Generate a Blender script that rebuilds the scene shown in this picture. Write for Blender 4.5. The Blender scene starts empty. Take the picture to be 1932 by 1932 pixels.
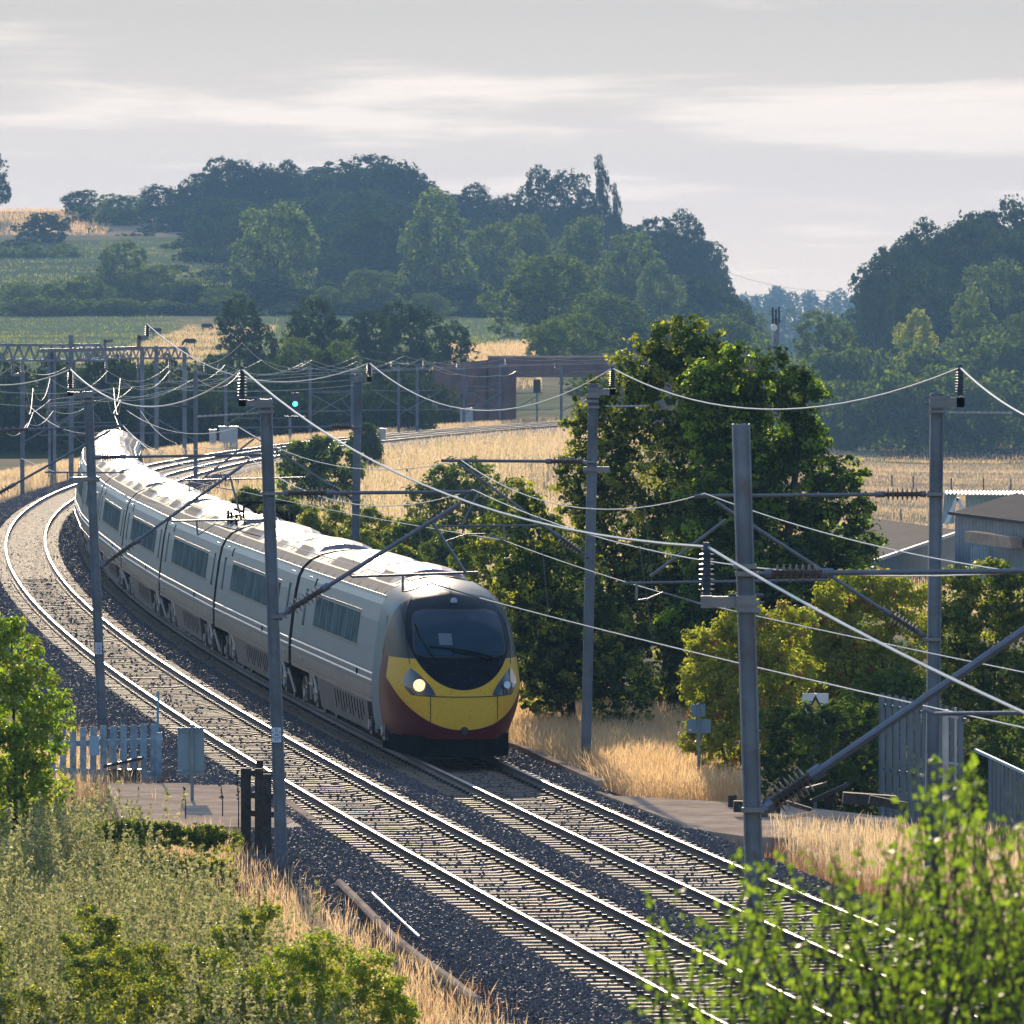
import bpy, math, random
import numpy as np
from mathutils import Vector, Matrix
rnd = random.Random(7)
C = bpy.context.scene.collection
S = bpy.context.scene
PI = math.pi
# ------------------------------------------------------------------ camera
F, H, HY = 16226., 8.83, 590.          # focal length in 1/1932ths of the frame, eye height above the rails, horizon row
PITCH = math.atan((966 - HY) / F)
cam = bpy.data.cameras.new('camera'); camo = bpy.data.objects.new('camera', cam); C.objects.link(camo)
camo.location = (0, 0, H); camo.rotation_euler = (PI / 2 - PITCH, 0, 0)
cam.sensor_width = 36; cam.lens = F / 1932 * 36; cam.clip_start = 1; cam.clip_end = 12000
cam.dof.use_dof = True; cam.dof.focus_distance = 172; cam.dof.aperture_fstop = 15
S.camera = camo
# ------------------------------------------------------------------ world, sun, exposure
HAZE = 1.5e-4
SUN_EL, SUN_AZ = 16.5, -4.0            # degrees; azimuth measured from +Y towards +X
S.view_settings.view_transform = 'Standard'; S.view_settings.look = 'None'
S.view_settings.gamma = 1; S.view_settings.use_curve_mapping = False; S.view_settings.exposure = 0.28
S.cycles.use_denoising = True
S.cycles.max_bounces = 6; S.cycles.volume_bounces = 1; S.cycles.transparent_max_bounces = 8
S.cycles.diffuse_bounces = 3; S.cycles.glossy_bounces = 3; S.cycles.transmission_bounces = 3
W = bpy.data.worlds.new("World"); S.world = W; W.use_nodes = True


class NT:
    def __init__(s, tree): s.t = tree; s.n = tree.nodes; s.l = tree.links
    def add(s, typ, ins=None, **kw):
        n = s.n.new(typ)
        for k, v in kw.items(): setattr(n, k, v)
        for k, v in (ins or {}).items():
            if isinstance(v, bpy.types.NodeSocket): s.l.new(v, n.inputs[k])
            else: n.inputs[k].default_value = v
        return n
    def math(s, op, a, b=0.0, clamp=False):
        return s.add('ShaderNodeMath', {0: a, 1: b}, operation=op, use_clamp=clamp).outputs[0]
    def mix(s, f, a, b, typ='MIX'):
        n = s.n.new('ShaderNodeMix'); n.data_type = 'RGBA'; n.blend_type = typ
        for k, v in ((0, f), (6, a), (7, b)):
            if isinstance(v, bpy.types.NodeSocket): s.l.new(v, n.inputs[k])
            elif k == 0: n.inputs[k].default_value = v
            else: n.inputs[k].default_value = (*v, 1) if len(v) == 3 else v
        return n.outputs[2]
    def ramp(s, f, stops):
        n = s.add('ShaderNodeValToRGB', {0: f}); e = n.color_ramp.elements
        while len(e) < len(stops): e.new(.5)
        for i, (p, c) in enumerate(stops):
            e[i].position = p; e[i].color = (*c, 1) if isinstance(c, (tuple, list)) else (c, c, c, 1)
        return n.outputs[0]
    def maprange(s, v, a, b, c=0., d=1., smooth=False):
        return s.add('ShaderNodeMapRange', {0: v, 1: a, 2: b, 3: c, 4: d}, interpolation_type='SMOOTHSTEP' if smooth else 'LINEAR').outputs[0]


w = NT(W.node_tree); w.n.clear()
sky = w.add('ShaderNodeTexSky', sky_type='NISHITA', sun_disc=False, sun_elevation=math.radians(SUN_EL),
            sun_rotation=math.radians(SUN_AZ), altitude=100, air_density=1.3, dust_density=.4, ozone_density=4.5)
tc = w.add('ShaderNodeTexCoord').outputs['Generated']
sx = w.add('ShaderNodeSeparateXYZ', {0: tc})
zc = w.math('MAXIMUM', sx.outputs[2], 0.004)
pv = w.add('ShaderNodeCombineXYZ', {0: w.math('MULTIPLY', w.math('DIVIDE', sx.outputs[0], w.math('ADD', zc, .012)), .45), 1: w.math('MULTIPLY', w.math('DIVIDE', sx.outputs[1], w.math('ADD', zc, .012)), .16), 2: 3.3})
n1 = w.add('ShaderNodeTexNoise', {'Vector': pv.outputs[0], 'Scale': 1.05, 'Detail': 9.0, 'Roughness': .6, 'Distortion': .25}).outputs[0]
cl = w.mix(w.maprange(n1, .48, .63, 0, 1, True), (.585, .54, .505), (.96, .84, .75))
warm = w.mix(w.maprange(sx.outputs[2], .0, .03, 1, 0), cl, (.76, .735, .70))
cl2 = w.mix(w.maprange(sx.outputs[2], -.002, .035, .85, 0), cl, (1.2, .98, .82))
nish = w.mix(1.0, sky.outputs[0], (.13, .15, .175), 'MULTIPLY')
cov = w.math('MULTIPLY', w.maprange(sx.outputs[2], .035, .17, .97, .16, True), 1.0)
w.add('ShaderNodeOutputWorld', {0: w.add('ShaderNodeBackground', {0: w.mix(cov, nish, cl2), 1: 1.0}).outputs[0]})

sl = bpy.data.lights.new('sun', 'SUN'); so = bpy.data.objects.new('sun', sl); C.objects.link(so)
sl.energy = 5.0; sl.angle = math.radians(.55); sl.color = (1, .81, .58)
el, az = math.radians(SUN_EL), math.radians(SUN_AZ)
SD = Vector((math.sin(az) * math.cos(el), math.cos(az) * math.cos(el), math.sin(el)))   # towards the sun
so.rotation_euler = SD.to_track_quat('Z', 'Y').to_euler(); so.location = (0, 50, 60)

# ------------------------------------------------------------------ survey: pixel <-> world
cp, sp = math.cos(PITCH), math.sin(PITCH)
def P(px, py, D):
    dx, dy = px - 966, 966 - py
    Y = F * cp + dy * sp; Z = -F * sp + dy * cp
    t = D / Y
    return Vector((dx * t, D, H + Z * t))
def XA_L(D):       # left rail of the left track, surveyed; D along +Y
    D = np.asarray(D, float); u = np.clip(D, 100, 760) / 100
    c = [0.0030197665718167746, 0.17931487692050027, 0.3860123418894444, -14.526557335123087, 17.50913112641761]
    x = np.polyval(c, u); dc = np.polyder(c)
    x = x + (D - np.clip(D, 100, 760)) * np.polyval(dc, u) / 100
    return x
DD = np.arange(40, 1100, .5)
def offs(d):       # the polyline at distance d to the right of that rail
    x = XA_L(DD); g = np.gradient(x, DD); n = np.sqrt(1 + g * g)
    return np.c_[x + d / n, DD - d * g / n]
def at(d, D):      # point and heading of that polyline at depth D
    p = offs(d); X = np.interp(D, p[:, 1], p[:, 0]); g = (np.interp(D + 1, p[:, 1], p[:, 0]) - np.interp(D - 1, p[:, 1], p[:, 0])) / 2
    return float(X), float(g)
GA, GB = .753, 4.05                      # track centres, right of the surveyed rail

# ------------------------------------------------------------------ mesh helpers
class MB:
    def __init__(s): s.v = []; s.f = []; s.m = []
    def add(s, vs, fs, mi=0):
        o = len(s.v); s.v += [tuple(v) for v in vs]; s.f += [tuple(i + o for i in f) for f in fs]; s.m += [mi] * len(fs); return s
    def box(s, c, size, rz=0, mi=0, R=None):
        a, b, d = [q / 2 for q in size]; R = R or Matrix.Rotation(rz, 3, 'Z'); c = Vector(c)
        vs = [c + R @ Vector((i * a, j * b, k * d)) for k in (-1, 1) for j in (-1, 1) for i in (-1, 1)]
        return s.add(vs, [(0, 2, 3, 1), (4, 5, 7, 6), (0, 1, 5, 4), (2, 6, 7, 3), (0, 4, 6, 2), (1, 3, 7, 5)], mi)
    def bar(s, p0, p1, wd, ht=None, mi=0, up=(0, 0, 1)):
        p0, p1 = Vector(p0), Vector(p1); ht = ht or wd; d = (p1 - p0); L = d.length; d.normalize()
        u = Vector(up); x = d.cross(u)
        if x.length < 1e-4: x = d.cross(Vector((1, 0, 0)))
        x.normalize(); z = x.cross(d); R = Matrix((x, d, z)).transposed()
        return s.box((p0 + p1) / 2, (wd, L, ht), R=R, mi=mi)
    def lathe(s, p0, p1, prof, n=8, mi=0):
        p0, p1 = Vector(p0), Vector(p1); d = p1 - p0; L = d.length; d.normalize()
        x = d.cross(Vector((0, 1, .01))) if abs(d.y) < .9 else d.cross(Vector((0, 0, 1)))
        x.normalize(); y = d.cross(x); vs = []
        for t, r in prof:
            for k in range(n):
                a = 2 * PI * k / n; vs.append(p0 + d * (t * L) + (x * math.cos(a) + y * math.sin(a)) * r)
        m = len(prof); fs = [(i * n + k, i * n + (k + 1) % n, (i + 1) * n + (k + 1) % n, (i + 1) * n + k) for i in range(m - 1) for k in range(n)]
        fs += [tuple(range(n))[::-1], tuple((m - 1) * n + k for k in range(n))]
        return s.add(vs, fs, mi)
    def cyl(s, p0, p1, r, r1=None, n=8, mi=0): return s.lathe(p0, p1, [(0, r), (1, r1 or r)], n, mi)
    def tube(s, pts, r, n=5, mi=0):
        pts = [Vector(p) for p in pts]; vs = []; m = len(pts); x = None
        for i, p in enumerate(pts):
            d = (pts[min(i + 1, m - 1)] - pts[max(i - 1, 0)]).normalized()
            if x is None:
                x = d.cross(Vector((0, 0, 1)));
                if x.length < .05: x = d.cross(Vector((1, 0, 0)))
            x = (x - d * x.dot(d)).normalized(); y = d.cross(x); rr = r[i] if isinstance(r, (list, tuple)) else r
            for k in range(n):
                a = 2 * PI * k / n; vs.append(p + (x * math.cos(a) + y * math.sin(a)) * rr)
        fs = [(i * n + k, i * n + (k + 1) % n, (i + 1) * n + (k + 1) % n, (i + 1) * n + k) for i in range(m - 1) for k in range(n)]
        fs += [tuple(range(n))[::-1], tuple((m - 1) * n + k for k in range(n))]
        return s.add(vs, fs, mi)
    def ribs(s, p0, p1, r0, r1, k, n=8, mi=0):
        prof = [(0, r0 * 1.3), (.04, r0 * 1.3), (.04, r0)]
        for i in range(k):
            t = .06 + .88 * (i + .5) / k; h = .88 / k * .22
            prof += [(t - h * 1.3, r0), (t - h * .4, r1), (t + h * .2, r1), (t + h, r0)]
        return s.lathe(p0, p1, prof + [(.96, r0), (.96, r0 * 1.3), (1, r0 * 1.3)], n, mi)
    def mesh(s, name, mats, origin=(0, 0, 0), smooth=False):
        me = bpy.data.meshes.new(name); o = Vector(origin)
        me.from_pydata([(v[0] - o.x, v[1] - o.y, v[2] - o.z) for v in s.v], [], s.f)
        for m in (mats if isinstance(mats, (list, tuple)) else [mats]): me.materials.append(m)
        if any(s.m): me.polygons.foreach_set('material_index', s.m)
        if smooth: me.polygons.foreach_set('use_smooth', [True] * len(s.f))
        me.update(); return me
    def build(s, name, mats, parent=None, origin=None, smooth=False):
        wl = parent['_w'] if parent is not None else (0, 0, 0)
        loc = Vector(origin) if origin is not None else (Vector(s.v[0]) * 0 + Vector(wl))
        me = s.mesh(name, mats, loc, smooth)
        return link(name, me, parent, loc)
def link(name, me, parent=None, loc=(0, 0, 0)):
    o = bpy.data.objects.new(name, me); C.objects.link(o); loc = Vector(loc)
    o['_w'] = tuple(loc)
    if parent is not None: o.parent = parent; o.location = loc - Vector(parent['_w'])
    else: o.location = loc
    return o
def tag(o, label=None, cat=None, group=None, kind=None):
    if label: o['label'] = label
    if cat: o['category'] = cat
    if group: o['group'] = group
    if kind: o['kind'] = kind
    return o
def thing(name, label, cat, loc, group=None):
    return tag(link(name, None, None, loc), label, cat, group)
def copy_tree(o, parent=None, shared=True):
    c = o.copy(); C.objects.link(c)
    if parent is not None: c.parent = parent; c.matrix_parent_inverse = o.matrix_parent_inverse.copy()
    for ch in [x for x in o.children]: copy_tree(ch, c)
    return c
def npmesh(name, V, q, mats, smooth=False, mi=None):
    """V (n,3), q (m,k) same-size faces"""
    me = bpy.data.meshes.new(name); k = q.shape[1]
    me.vertices.add(len(V)); me.vertices.foreach_set('co', np.ascontiguousarray(V, dtype=np.float32).ravel())
    me.loops.add(q.size); me.loops.foreach_set('vertex_index', np.ascontiguousarray(q, dtype=np.int32).ravel())
    me.polygons.add(len(q)); me.polygons.foreach_set('loop_start', np.arange(0, q.size, k, dtype=np.int32))
    for m in (mats if isinstance(mats, (list, tuple)) else [mats]): me.materials.append(m)
    if mi is not None: me.polygons.foreach_set('material_index', mi.astype(np.int32))
    me.update(calc_edges=True)
    if smooth: me.polygons.foreach_set('use_smooth', np.ones(len(q), bool))
    return me

# ------------------------------------------------------------------ materials
def mat(name, col, rough=.6, metal=0., var=.0, scale=3., bump=0., bscale=None, spec=.5, coat=0., col2=None, dirt=None):
    m = bpy.data.materials.new(name); m.use_nodes = True; t = NT(m.node_tree); t.n.clear()
    co = t.add('ShaderNodeTexCoord').outputs['Object']
    ns = t.add('ShaderNodeTexNoise', {'Vector': co, 'Scale': scale, 'Detail': 5., 'Roughness': .6}).outputs[0]
    c = (*col, 1)
    if col2 or var:
        b = col2 or tuple(x * (1 - var) for x in col); a = col if col2 else tuple(min(1, x * (1 + var)) for x in col)
        c = t.mix(t.maprange(ns, .35, .65, 0, 1), a, b)
    if dirt:
        n2 = t.add('ShaderNodeTexNoise', {'Vector': co, 'Scale': scale * 3.1, 'Detail': 6., 'Roughness': .7}).outputs[0]
        c = t.mix(t.maprange(n2, .5, .72, 0, .8), c, dirt)
    kw = {'Base Color': c, 'Roughness': rough, 'Metallic': metal, 'Specular IOR Level': spec, 'Coat Weight': coat, 'Coat Roughness': .08}
    if bump:
        nb = t.add('ShaderNodeTexNoise', {'Vector': co, 'Scale': bscale or scale * 6, 'Detail': 4.}).outputs[0]
        kw['Normal'] = t.add('ShaderNodeBump', {'Strength': bump, 'Distance': .02, 'Height': nb}).outputs[0]
    t.add('ShaderNodeOutputMaterial', {0: t.add('ShaderNodeBsdfPrincipled', kw).outputs[0]})
    return m
def emit(name, col, st):
    m = bpy.data.materials.new(name); m.use_nodes = True; b = m.node_tree.nodes['Principled BSDF']
    b.inputs['Base Color'].default_value = (*col, 1); b.inputs['Emission Color'].default_value = (*col, 1); b.inputs['Emission Strength'].default_value = st
    return m
def leafmat(name, col, col2, trans=.45, rough=.5, scale=.6, tcol=None, spec=.3):
    m = bpy.data.materials.new(name); m.use_nodes = True; t = NT(m.node_tree); t.n.clear()
    g = t.add('ShaderNodeNewGeometry')
    f = t.math('ADD', t.math('MULTIPLY', g.outputs['Random Per Island'], .7), t.math('MULTIPLY', t.add('ShaderNodeTexNoise', {'Vector': t.add('ShaderNodeTexCoord').outputs['Object'], 'Scale': scale}).outputs[0], .6))
    c = t.mix(t.maprange(f, .25, 1.05), col, col2)
    tr = t.mix(1.0, c, tcol or (2.2, 2.3, .9), 'MULTIPLY')
    b = t.add('ShaderNodeBsdfPrincipled', {'Base Color': c, 'Roughness': rough, 'Specular IOR Level': spec}) if spec > .16 else t.add('ShaderNodeBsdfDiffuse', {0: c})
    tl = t.add('ShaderNodeBsdfTranslucent', {0: tr})
    t.add('ShaderNodeOutputMaterial', {0: t.add('ShaderNodeMixShader', {0: trans, 1: b.outputs[0], 2: tl.outputs[0]}).outputs[0]})
    return m
M = {}
M['steel'] = mat('galvanised_steel', (.155, .20, .245), .5, .35, .3, 1.2, dirt=(.15, .105, .08))
M['steel_lt'] = mat('pale_steel', (.42, .43, .44), .4, .4, .15, 2)
M['tube'] = mat('dull_tube', (.16, .18, .205), .38, .6, .15, 4)
M['wire'] = mat('bare_conductor', (.42, .40, .38), .38, .75, .1, 3)
M['ins'] = mat('brown_porcelain', (.07, .055, .05), .35, 0, .2, 8, spec=.5)
M['insb'] = mat('grey_porcelain', (.06, .09, .12), .45, 0, .2, 8, spec=.12)
M['rail_top'] = mat('polished_rail_head', (.44, .385, .34), .4, .9, .06, 6)
M['rail_web'] = mat('rusty_rail_web', (.085, .055, .042), .7, .1, .3, 4, dirt=(.13, .08, .05))
M['sleeper'] = mat('worn_concrete_sleeper', (.32, .24, .165), .7, 0, .3, 2.2, bump=.4, bscale=30, spec=.09, dirt=(.12, .105, .10))
M['clip'] = mat('dark_clip', (.03, .03, .032), .6, .3, .2, 9)
M['stone'] = mat('ballast_stone', (.125, .118, .122), .68, 0, .5, .9, spec=.35, dirt=(.085, .07, .065))
M['conc'] = mat('pale_concrete', (.52, .40, .29), 1., 0, .2, .8, bump=.5, bscale=9, spec=.0, dirt=(.30, .24, .19))
M['wood_dk'] = mat('dark_tarred_timber', (.035, .028, .024), .8, 0, .4, 5, bump=.6, dirt=(.09, .075, .06))
M['wood_gate'] = mat('bleached_timber', (.24, .35, .43), .8, 0, .3, 4, bump=.4, dirt=(.14, .19, .23))
M['sign_back'] = mat('sign_back_grey', (.16, .26, .31), .5, .3, .08, 2)
M['white'] = mat('white_paint', (.72, .72, .70), .5, 0, .05, 3)
M['black'] = mat('black_paint', (.015, .015, .017), .5, 0, .1, 3)
M['blueplastic'] = mat('pale_blue_sheet', (.25, .42, .55), .5, 0, .1, 3)
M['brick'] = None
M['leaf_dark'] = leafmat('dark_foliage', (.04, .068, .024), (.078, .118, .034), .38, spec=.12)
M['leaf_deep'] = leafmat('deep_foliage', (.022, .042, .018), (.048, .078, .026), .3, spec=.12)
M['leaf_mid'] = leafmat('mid_foliage', (.065, .10, .03), (.125, .165, .042), .45, spec=.15)
M['leaf_pale'] = leafmat('pale_foliage', (.09, .135, .055), (.16, .20, .085), .42, spec=.12)
M['leaf_gold'] = leafmat('golden_green_foliage', (.17, .20, .035), (.34, .33, .06), .55)
M['leaf_red'] = leafmat('reddish_tip_foliage', (.22, .09, .05), (.32, .17, .08), .45)
M['leaf_fresh'] = leafmat('fresh_green_foliage', (.11, .19, .02), (.27, .34, .045), .6)
M['leaf_shrub'] = leafmat('shrub_foliage', (.09, .15, .022), (.24, .32, .055), .55)
M['bark'] = mat('tree_bark', (.05, .042, .034), .85, 0, .3, 5, bump=.6)
M['straw'] = leafmat('dry_grass', (.54, .39, .21), (.80, .65, .43), .55, .55, .25, (1.5, 1.35, 1.1))
M['straw_pale'] = leafmat('pale_dry_grass', (.52, .40, .24), (.78, .65, .46), .55, .55, .2, (1.4, 1.3, 1.1))
M['straw_red'] = leafmat('rusty_dry_grass', (.36, .16, .08), (.50, .27, .13), .45, .55, .25, (1.5, 1.3, 1.0))
M['grass_green'] = leafmat('green_grass', (.14, .17, .05), (.28, .28, .10), .5, .55, .3)
M['weed'] = leafmat('grey_green_weed', (.15, .18, .065), (.46, .43, .25), .5, .6, .5, (1.5, 1.5, 1.0))

def brickmat(name, a, b, sc=1.0):
    m = bpy.data.materials.new(name); m.use_nodes = True; t = NT(m.node_tree); t.n.clear()
    co = t.add('ShaderNodeTexCoord').outputs['Object']
    s3 = t.add('ShaderNodeSeparateXYZ', {0: co})
    v = t.add('ShaderNodeCombineXYZ', {0: t.math('ADD', s3.outputs[0], s3.outputs[1]), 1: s3.outputs[2], 2: 0.})
    br = t.add('ShaderNodeTexBrick', {'Vector': v.outputs[0], 'Color1': (*a, 1), 'Color2': (*b, 1), 'Mortar': (.2, .18, .17, 1), 'Scale': sc, 'Mortar Size': .012, 'Brick Width': .225, 'Row Height': .075})
    ns = t.add('ShaderNodeTexNoise', {'Vector': co, 'Scale': .7, 'Detail': 5.}).outputs[0]
    c = t.mix(t.maprange(ns, .4, .7, 0, .7), br.outputs[0], (.07, .05, .05))
    t.add('ShaderNodeOutputMaterial', {0: t.add('ShaderNodeBsdfPrincipled', {'Base Color': c, 'Roughness': .85}).outputs[0]})
    return m
M['brick'] = brickmat('red_brick', (.27, .105, .085), (.20, .09, .075))

# ------------------------------------------------------------------ ground
def sm(a, b, x): t = np.clip((x - a) / (b - a), 0, 1); return t * t * (3 - 2 * t)
def vn(x, y, s, seed=0):      # cheap smooth value noise
    x = np.asarray(x) / s + seed * 17.3; y = np.asarray(y) / s + seed * 7.1
    xi, yi = np.floor(x), np.floor(y); fx, fy = x - xi, y - yi
    h = lambda a, b: np.modf(np.abs(np.sin(a * 127.1 + b * 311.7 + seed) * 43758.5453))[0]
    fx = fx * fx * (3 - 2 * fx); fy = fy * fy * (3 - 2 * fy)
    return (h(xi, yi) * (1 - fx) + h(xi + 1, yi) * fx) * (1 - fy) + (h(xi, yi + 1) * (1 - fx) + h(xi + 1, yi + 1) * fx) * fy
def TZ(X, D):
    X = np.asarray(X, float); D = np.asarray(D, float)
    d = X - XA_L(np.clip(D, 40, 720))
    ang = X / np.maximum(D, 60)                       # bearing from the bridge
    corr = -.62
    left = -.75 - 1.2 * sm(240, 420, D) * sm(-5, -14, d)
    right = -.75 - 1.2 * sm(14, 40, d) * sm(180, 320, D) - 6.9 * np.maximum(sm(18, 32, d) * sm(340, 580, D), sm(.020, .030, ang) * sm(430, 540, D))
    right = np.where((D > 735) & (ang > .0), np.minimum(right, -.75 - 6.9 * sm(.020, .030, ang)), right); d = np.where((D > 735) & (ang > .012), 40, d)
    z = np.where(d < 2.5, corr + (left - corr) * sm(-2.4, -4.5, d), corr + (right - corr) * sm(7.2, 11, d))
    # hills behind
    hz = np.interp(D, [720, 900, 1300, 1450, 1650, 1900, 2200, 3000, 3600, 4200, 6000], [0, 4, 8, 12, 19, 33, 31, 10, 4, 12, 14])
    z = z + hz * sm(.040, -.01, ang) * sm(720, 900, D)
    hr = np.interp(D, [1000, 1250, 1500, 2000, 3000], [0, 5, 16, 22, 6])
    z = z + hr * sm(.035, .056, ang) * sm(1000, 1200, D)
    z = z + sm(3000, 4200, D) * 6
    # bank by the bridge the picture is taken from
    z = z + 5.0 * sm(68, 34, D) * sm(-14, 0, X)
    z = z + (vn(X, D, 3.1) - .5) * .16 * sm(8, 12, np.abs(d - 2)) + (vn(X, D, 23, 2) - .5) * .5 * sm(10, 25, np.abs(d - 2))
    return z
def G(px, py, z0=None):       # where the ground is met along a pixel's ray (by walking it)
    for D in np.arange(90, 5000, 1.0):
        p = P(px, py, D)
        if p.z <= float(TZ(p.x, D)): return p
    return P(px, py, 1500)
def gp(X, D): return Vector((X, D, float(TZ(X, D))))

ys = np.r_[np.arange(-40, 100, 5), np.arange(100, 260, 1.), np.arange(260, 700, 3.), np.arange(700, 2300, 20.), np.arange(2300, 9000, 200.)]
xs = np.r_[-np.geomspace(2500, 31, 40), np.arange(-30, 20.1, .8), np.geomspace(21, 2500, 44)]
XX, YY = np.meshgrid(xs, ys); ZZ = TZ(XX, YY)
nx, ny = len(xs), len(ys); idx = np.arange(nx * ny).reshape(ny, nx)
q = np.stack([idx[:-1, :-1], idx[:-1, 1:], idx[1:, 1:], idx[1:, :-1]], -1).reshape(-1, 4)
gm = bpy.data.materials.new('turf_and_soil'); gm.use_nodes = True; t = NT(gm.node_tree); t.n.clear()
co = t.add('ShaderNodeTexCoord').outputs['Object']
att = t.add('ShaderNodeAttribute', attribute_name='dry').outputs['Fac']
na = t.add('ShaderNodeTexNoise', {'Vector': co, 'Scale': .09, 'Detail': 8., 'Roughness': .65}).outputs[0]
nb = t.add('ShaderNodeTexNoise', {'Vector': co, 'Scale': 2.1, 'Detail': 6., 'Roughness': .7}).outputs[0]
dryc = t.mix(t.maprange(nb, .35, .65), (.50, .39, .26), (.40, .30, .18)); grn = t.mix(t.maprange(nb, .3, .7), (.14, .18, .085), (.20, .235, .12))
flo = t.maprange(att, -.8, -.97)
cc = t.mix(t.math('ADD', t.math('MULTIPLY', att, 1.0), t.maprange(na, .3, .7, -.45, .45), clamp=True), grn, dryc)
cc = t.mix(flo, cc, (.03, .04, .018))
bmp = t.add('ShaderNodeBump', {'Strength': .8, 'Distance': .2, 'Height': nb}).outputs[0]
t.add('ShaderNodeOutputMaterial', {0: t.add('ShaderNodeBsdfPrincipled', {'Base Color': cc, 'Roughness': 1., 'Specular IOR Level': .0, 'Normal': bmp}).outputs[0]})
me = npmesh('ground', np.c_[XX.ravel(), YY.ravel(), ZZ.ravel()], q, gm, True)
ang = XX / np.maximum(YY, 60); dd = XX - XA_L(np.clip(YY, 40, 720))
dry = .75 - .55 * sm(720, 800, YY) * sm(.03, -.02, ang) + .9 * sm(1770, 1800, YY) * sm(-.01, -.03, ang) - .3 * (YY > 1400) * (YY < 1770) * (ang < -.02)  # last term: shade on the left slope put in as greener turf
dry = dry - .7 * sm(1120, 1170, YY) * sm(.02, .035, ang)  # shade over the far part of the right field, painted as green
dry = dry - .75 * sm(740, 860, YY) * (YY < 1690) * sm(.01, -.01, ang)  # shade on the left pasture, painted as greener turf
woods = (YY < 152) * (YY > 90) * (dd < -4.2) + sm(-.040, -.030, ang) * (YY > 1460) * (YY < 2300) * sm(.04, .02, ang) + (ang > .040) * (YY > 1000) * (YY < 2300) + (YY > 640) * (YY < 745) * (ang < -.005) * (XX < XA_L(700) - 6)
dry = dry + 1.1 * np.exp(-((ang + .0365) / .006) ** 2) * (YY > 950) * (YY < 1400) + .9 * np.exp(-((ang + .002) / .006) ** 2) * (YY > 850) * (YY < 1150)  # first term paints the pasture's sunlit patch as tan turf
dry = dry - .5 * (YY < 260) * sm(12, 16, dd) - .35 * (YY < 200) * sm(-6, -9, dd)
a = me.attributes.new('dry', 'FLOAT', 'POINT'); a.data.foreach_set('value', np.clip(np.where(woods > .5, -1, dry), -1, 1).ravel().astype(np.float32))  # holds dryness together with the painted lit and shaded field tones
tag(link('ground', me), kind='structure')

# ------------------------------------------------------------------ ballast bed, rails, sleepers
BZ = -.205
prof = [(-2.9, -.66), (-1.6, BZ - .02), (-.9, BZ), (GA, BZ - .01), (2.3, BZ), (2.5, BZ - .01), (GB, BZ - .01), (5.6, BZ), (6.0, BZ - .02), (7.1, -.70)]
pl = [offs(d) for d, _ in prof]; sel = np.arange(0, 1384, 2)
V = np.concatenate([np.c_[p[sel], np.full(len(sel), z)] for p, (_, z) in zip(pl, prof)]); n = len(sel); k = len(prof)
idx = np.arange(n * k).reshape(k, n)
q = np.stack([idx[:-1, :-1], idx[1:, :-1], idx[1:, 1:], idx[:-1, 1:]], -1).reshape(-1, 4)
bm_ = bpy.data.materials.new('ballast_surface'); bm_.use_nodes = True; t = NT(bm_.node_tree); t.n.clear()
co = t.add('ShaderNodeTexCoord').outputs['Object']
vo = t.add('ShaderNodeTexVoronoi', {'Vector': co, 'Scale': 15.}); v1 = t.add('ShaderNodeSeparateColor', {0: vo.outputs[1]}).outputs[0]
nz = t.add('ShaderNodeTexNoise', {'Vector': co, 'Scale': .8, 'Detail': 6.}).outputs[0]
c0 = t.mix(v1, (.035, .038, .048), (.11, .11, .13)); c0 = t.mix(t.maprange(nz, .45, .7, 0, .5), c0, (.10, .085, .075))
bb = t.add('ShaderNodeBump', {'Strength': 1., 'Distance': .05, 'Height': vo.outputs[0]}).outputs[0]
t.add('ShaderNodeOutputMaterial', {0: t.add('ShaderNodeBsdfPrincipled', {'Base Color': c0, 'Roughness': .8, 'Specular IOR Level': .15, 'Normal': bb}).outputs[0]})
tag(link('ballast_bed', npmesh('ballast_bed', V, q, bm_)), kind='structure')

def rail_mesh(d, name, parent, D0=60, D1=730):
    pts = offs(d); pts = pts[(pts[:, 1] > D0) & (pts[:, 1] < D1)][::4]
    g = np.gradient(pts[:, 0], pts[:, 1]); nn = np.sqrt(1 + g * g); nx_, ny_ = 1 / nn, -g / nn
    pr = [(-.07, -.165), (-.07, -.15), (-.012, -.135), (-.012, -.05), (-.036, -.035), (-.036, -.004), (-.028, 0), (.028, 0), (.036, -.004), (.036, -.035), (.012, -.05), (.012, -.135), (.07, -.15), (.07, -.165)]
    V = np.concatenate([np.c_[pts[:, 0] + a * nx_, pts[:, 1] + a * ny_, np.full(len(pts), z)] for a, z in pr]); n = len(pts); k = len(pr)
    idx = np.arange(n * k).reshape(k, n)
    q = np.stack([idx[:-1, :-1], idx[1:, :-1], idx[1:, 1:], idx[:-1, 1:]], -1).reshape(-1, 4)
    mi = np.repeat([1, 1, 1, 1, 1, 0, 0, 0, 1, 1, 1, 1, 1], n - 1)
    return link(name, npmesh(name, V, q, [M['rail_top'], M['rail_web']], False, mi), parent, (0, 0, 0))
bmS = bpy.data.meshes.new('sleeper')
mb = MB()
for sgn in (-1, 1):
    pass
pv_ = [(-1.25, .10), (-1.2, .125), (-.5, .125), (-.35, .10), (.35, .10), (.5, .125), (1.2, .125), (1.25, .10)]
vs = []
for x, h in pv_: vs += [(x, -h, -.12), (x, -h + .025, 0 if abs(x) > .4 else -.02), (x, h - .025, 0 if abs(x) > .4 else -.02), (x, h, -.12)]
fs = []
for i in range(len(pv_) - 1):
    a = i * 4; fs += [(a, a + 4, a + 5, a + 1), (a + 1, a + 5, a + 6, a + 2), (a + 2, a + 6, a + 7, a + 3)]
fs += [(0, 1, 2, 3), (31, 30, 29, 28)]
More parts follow.
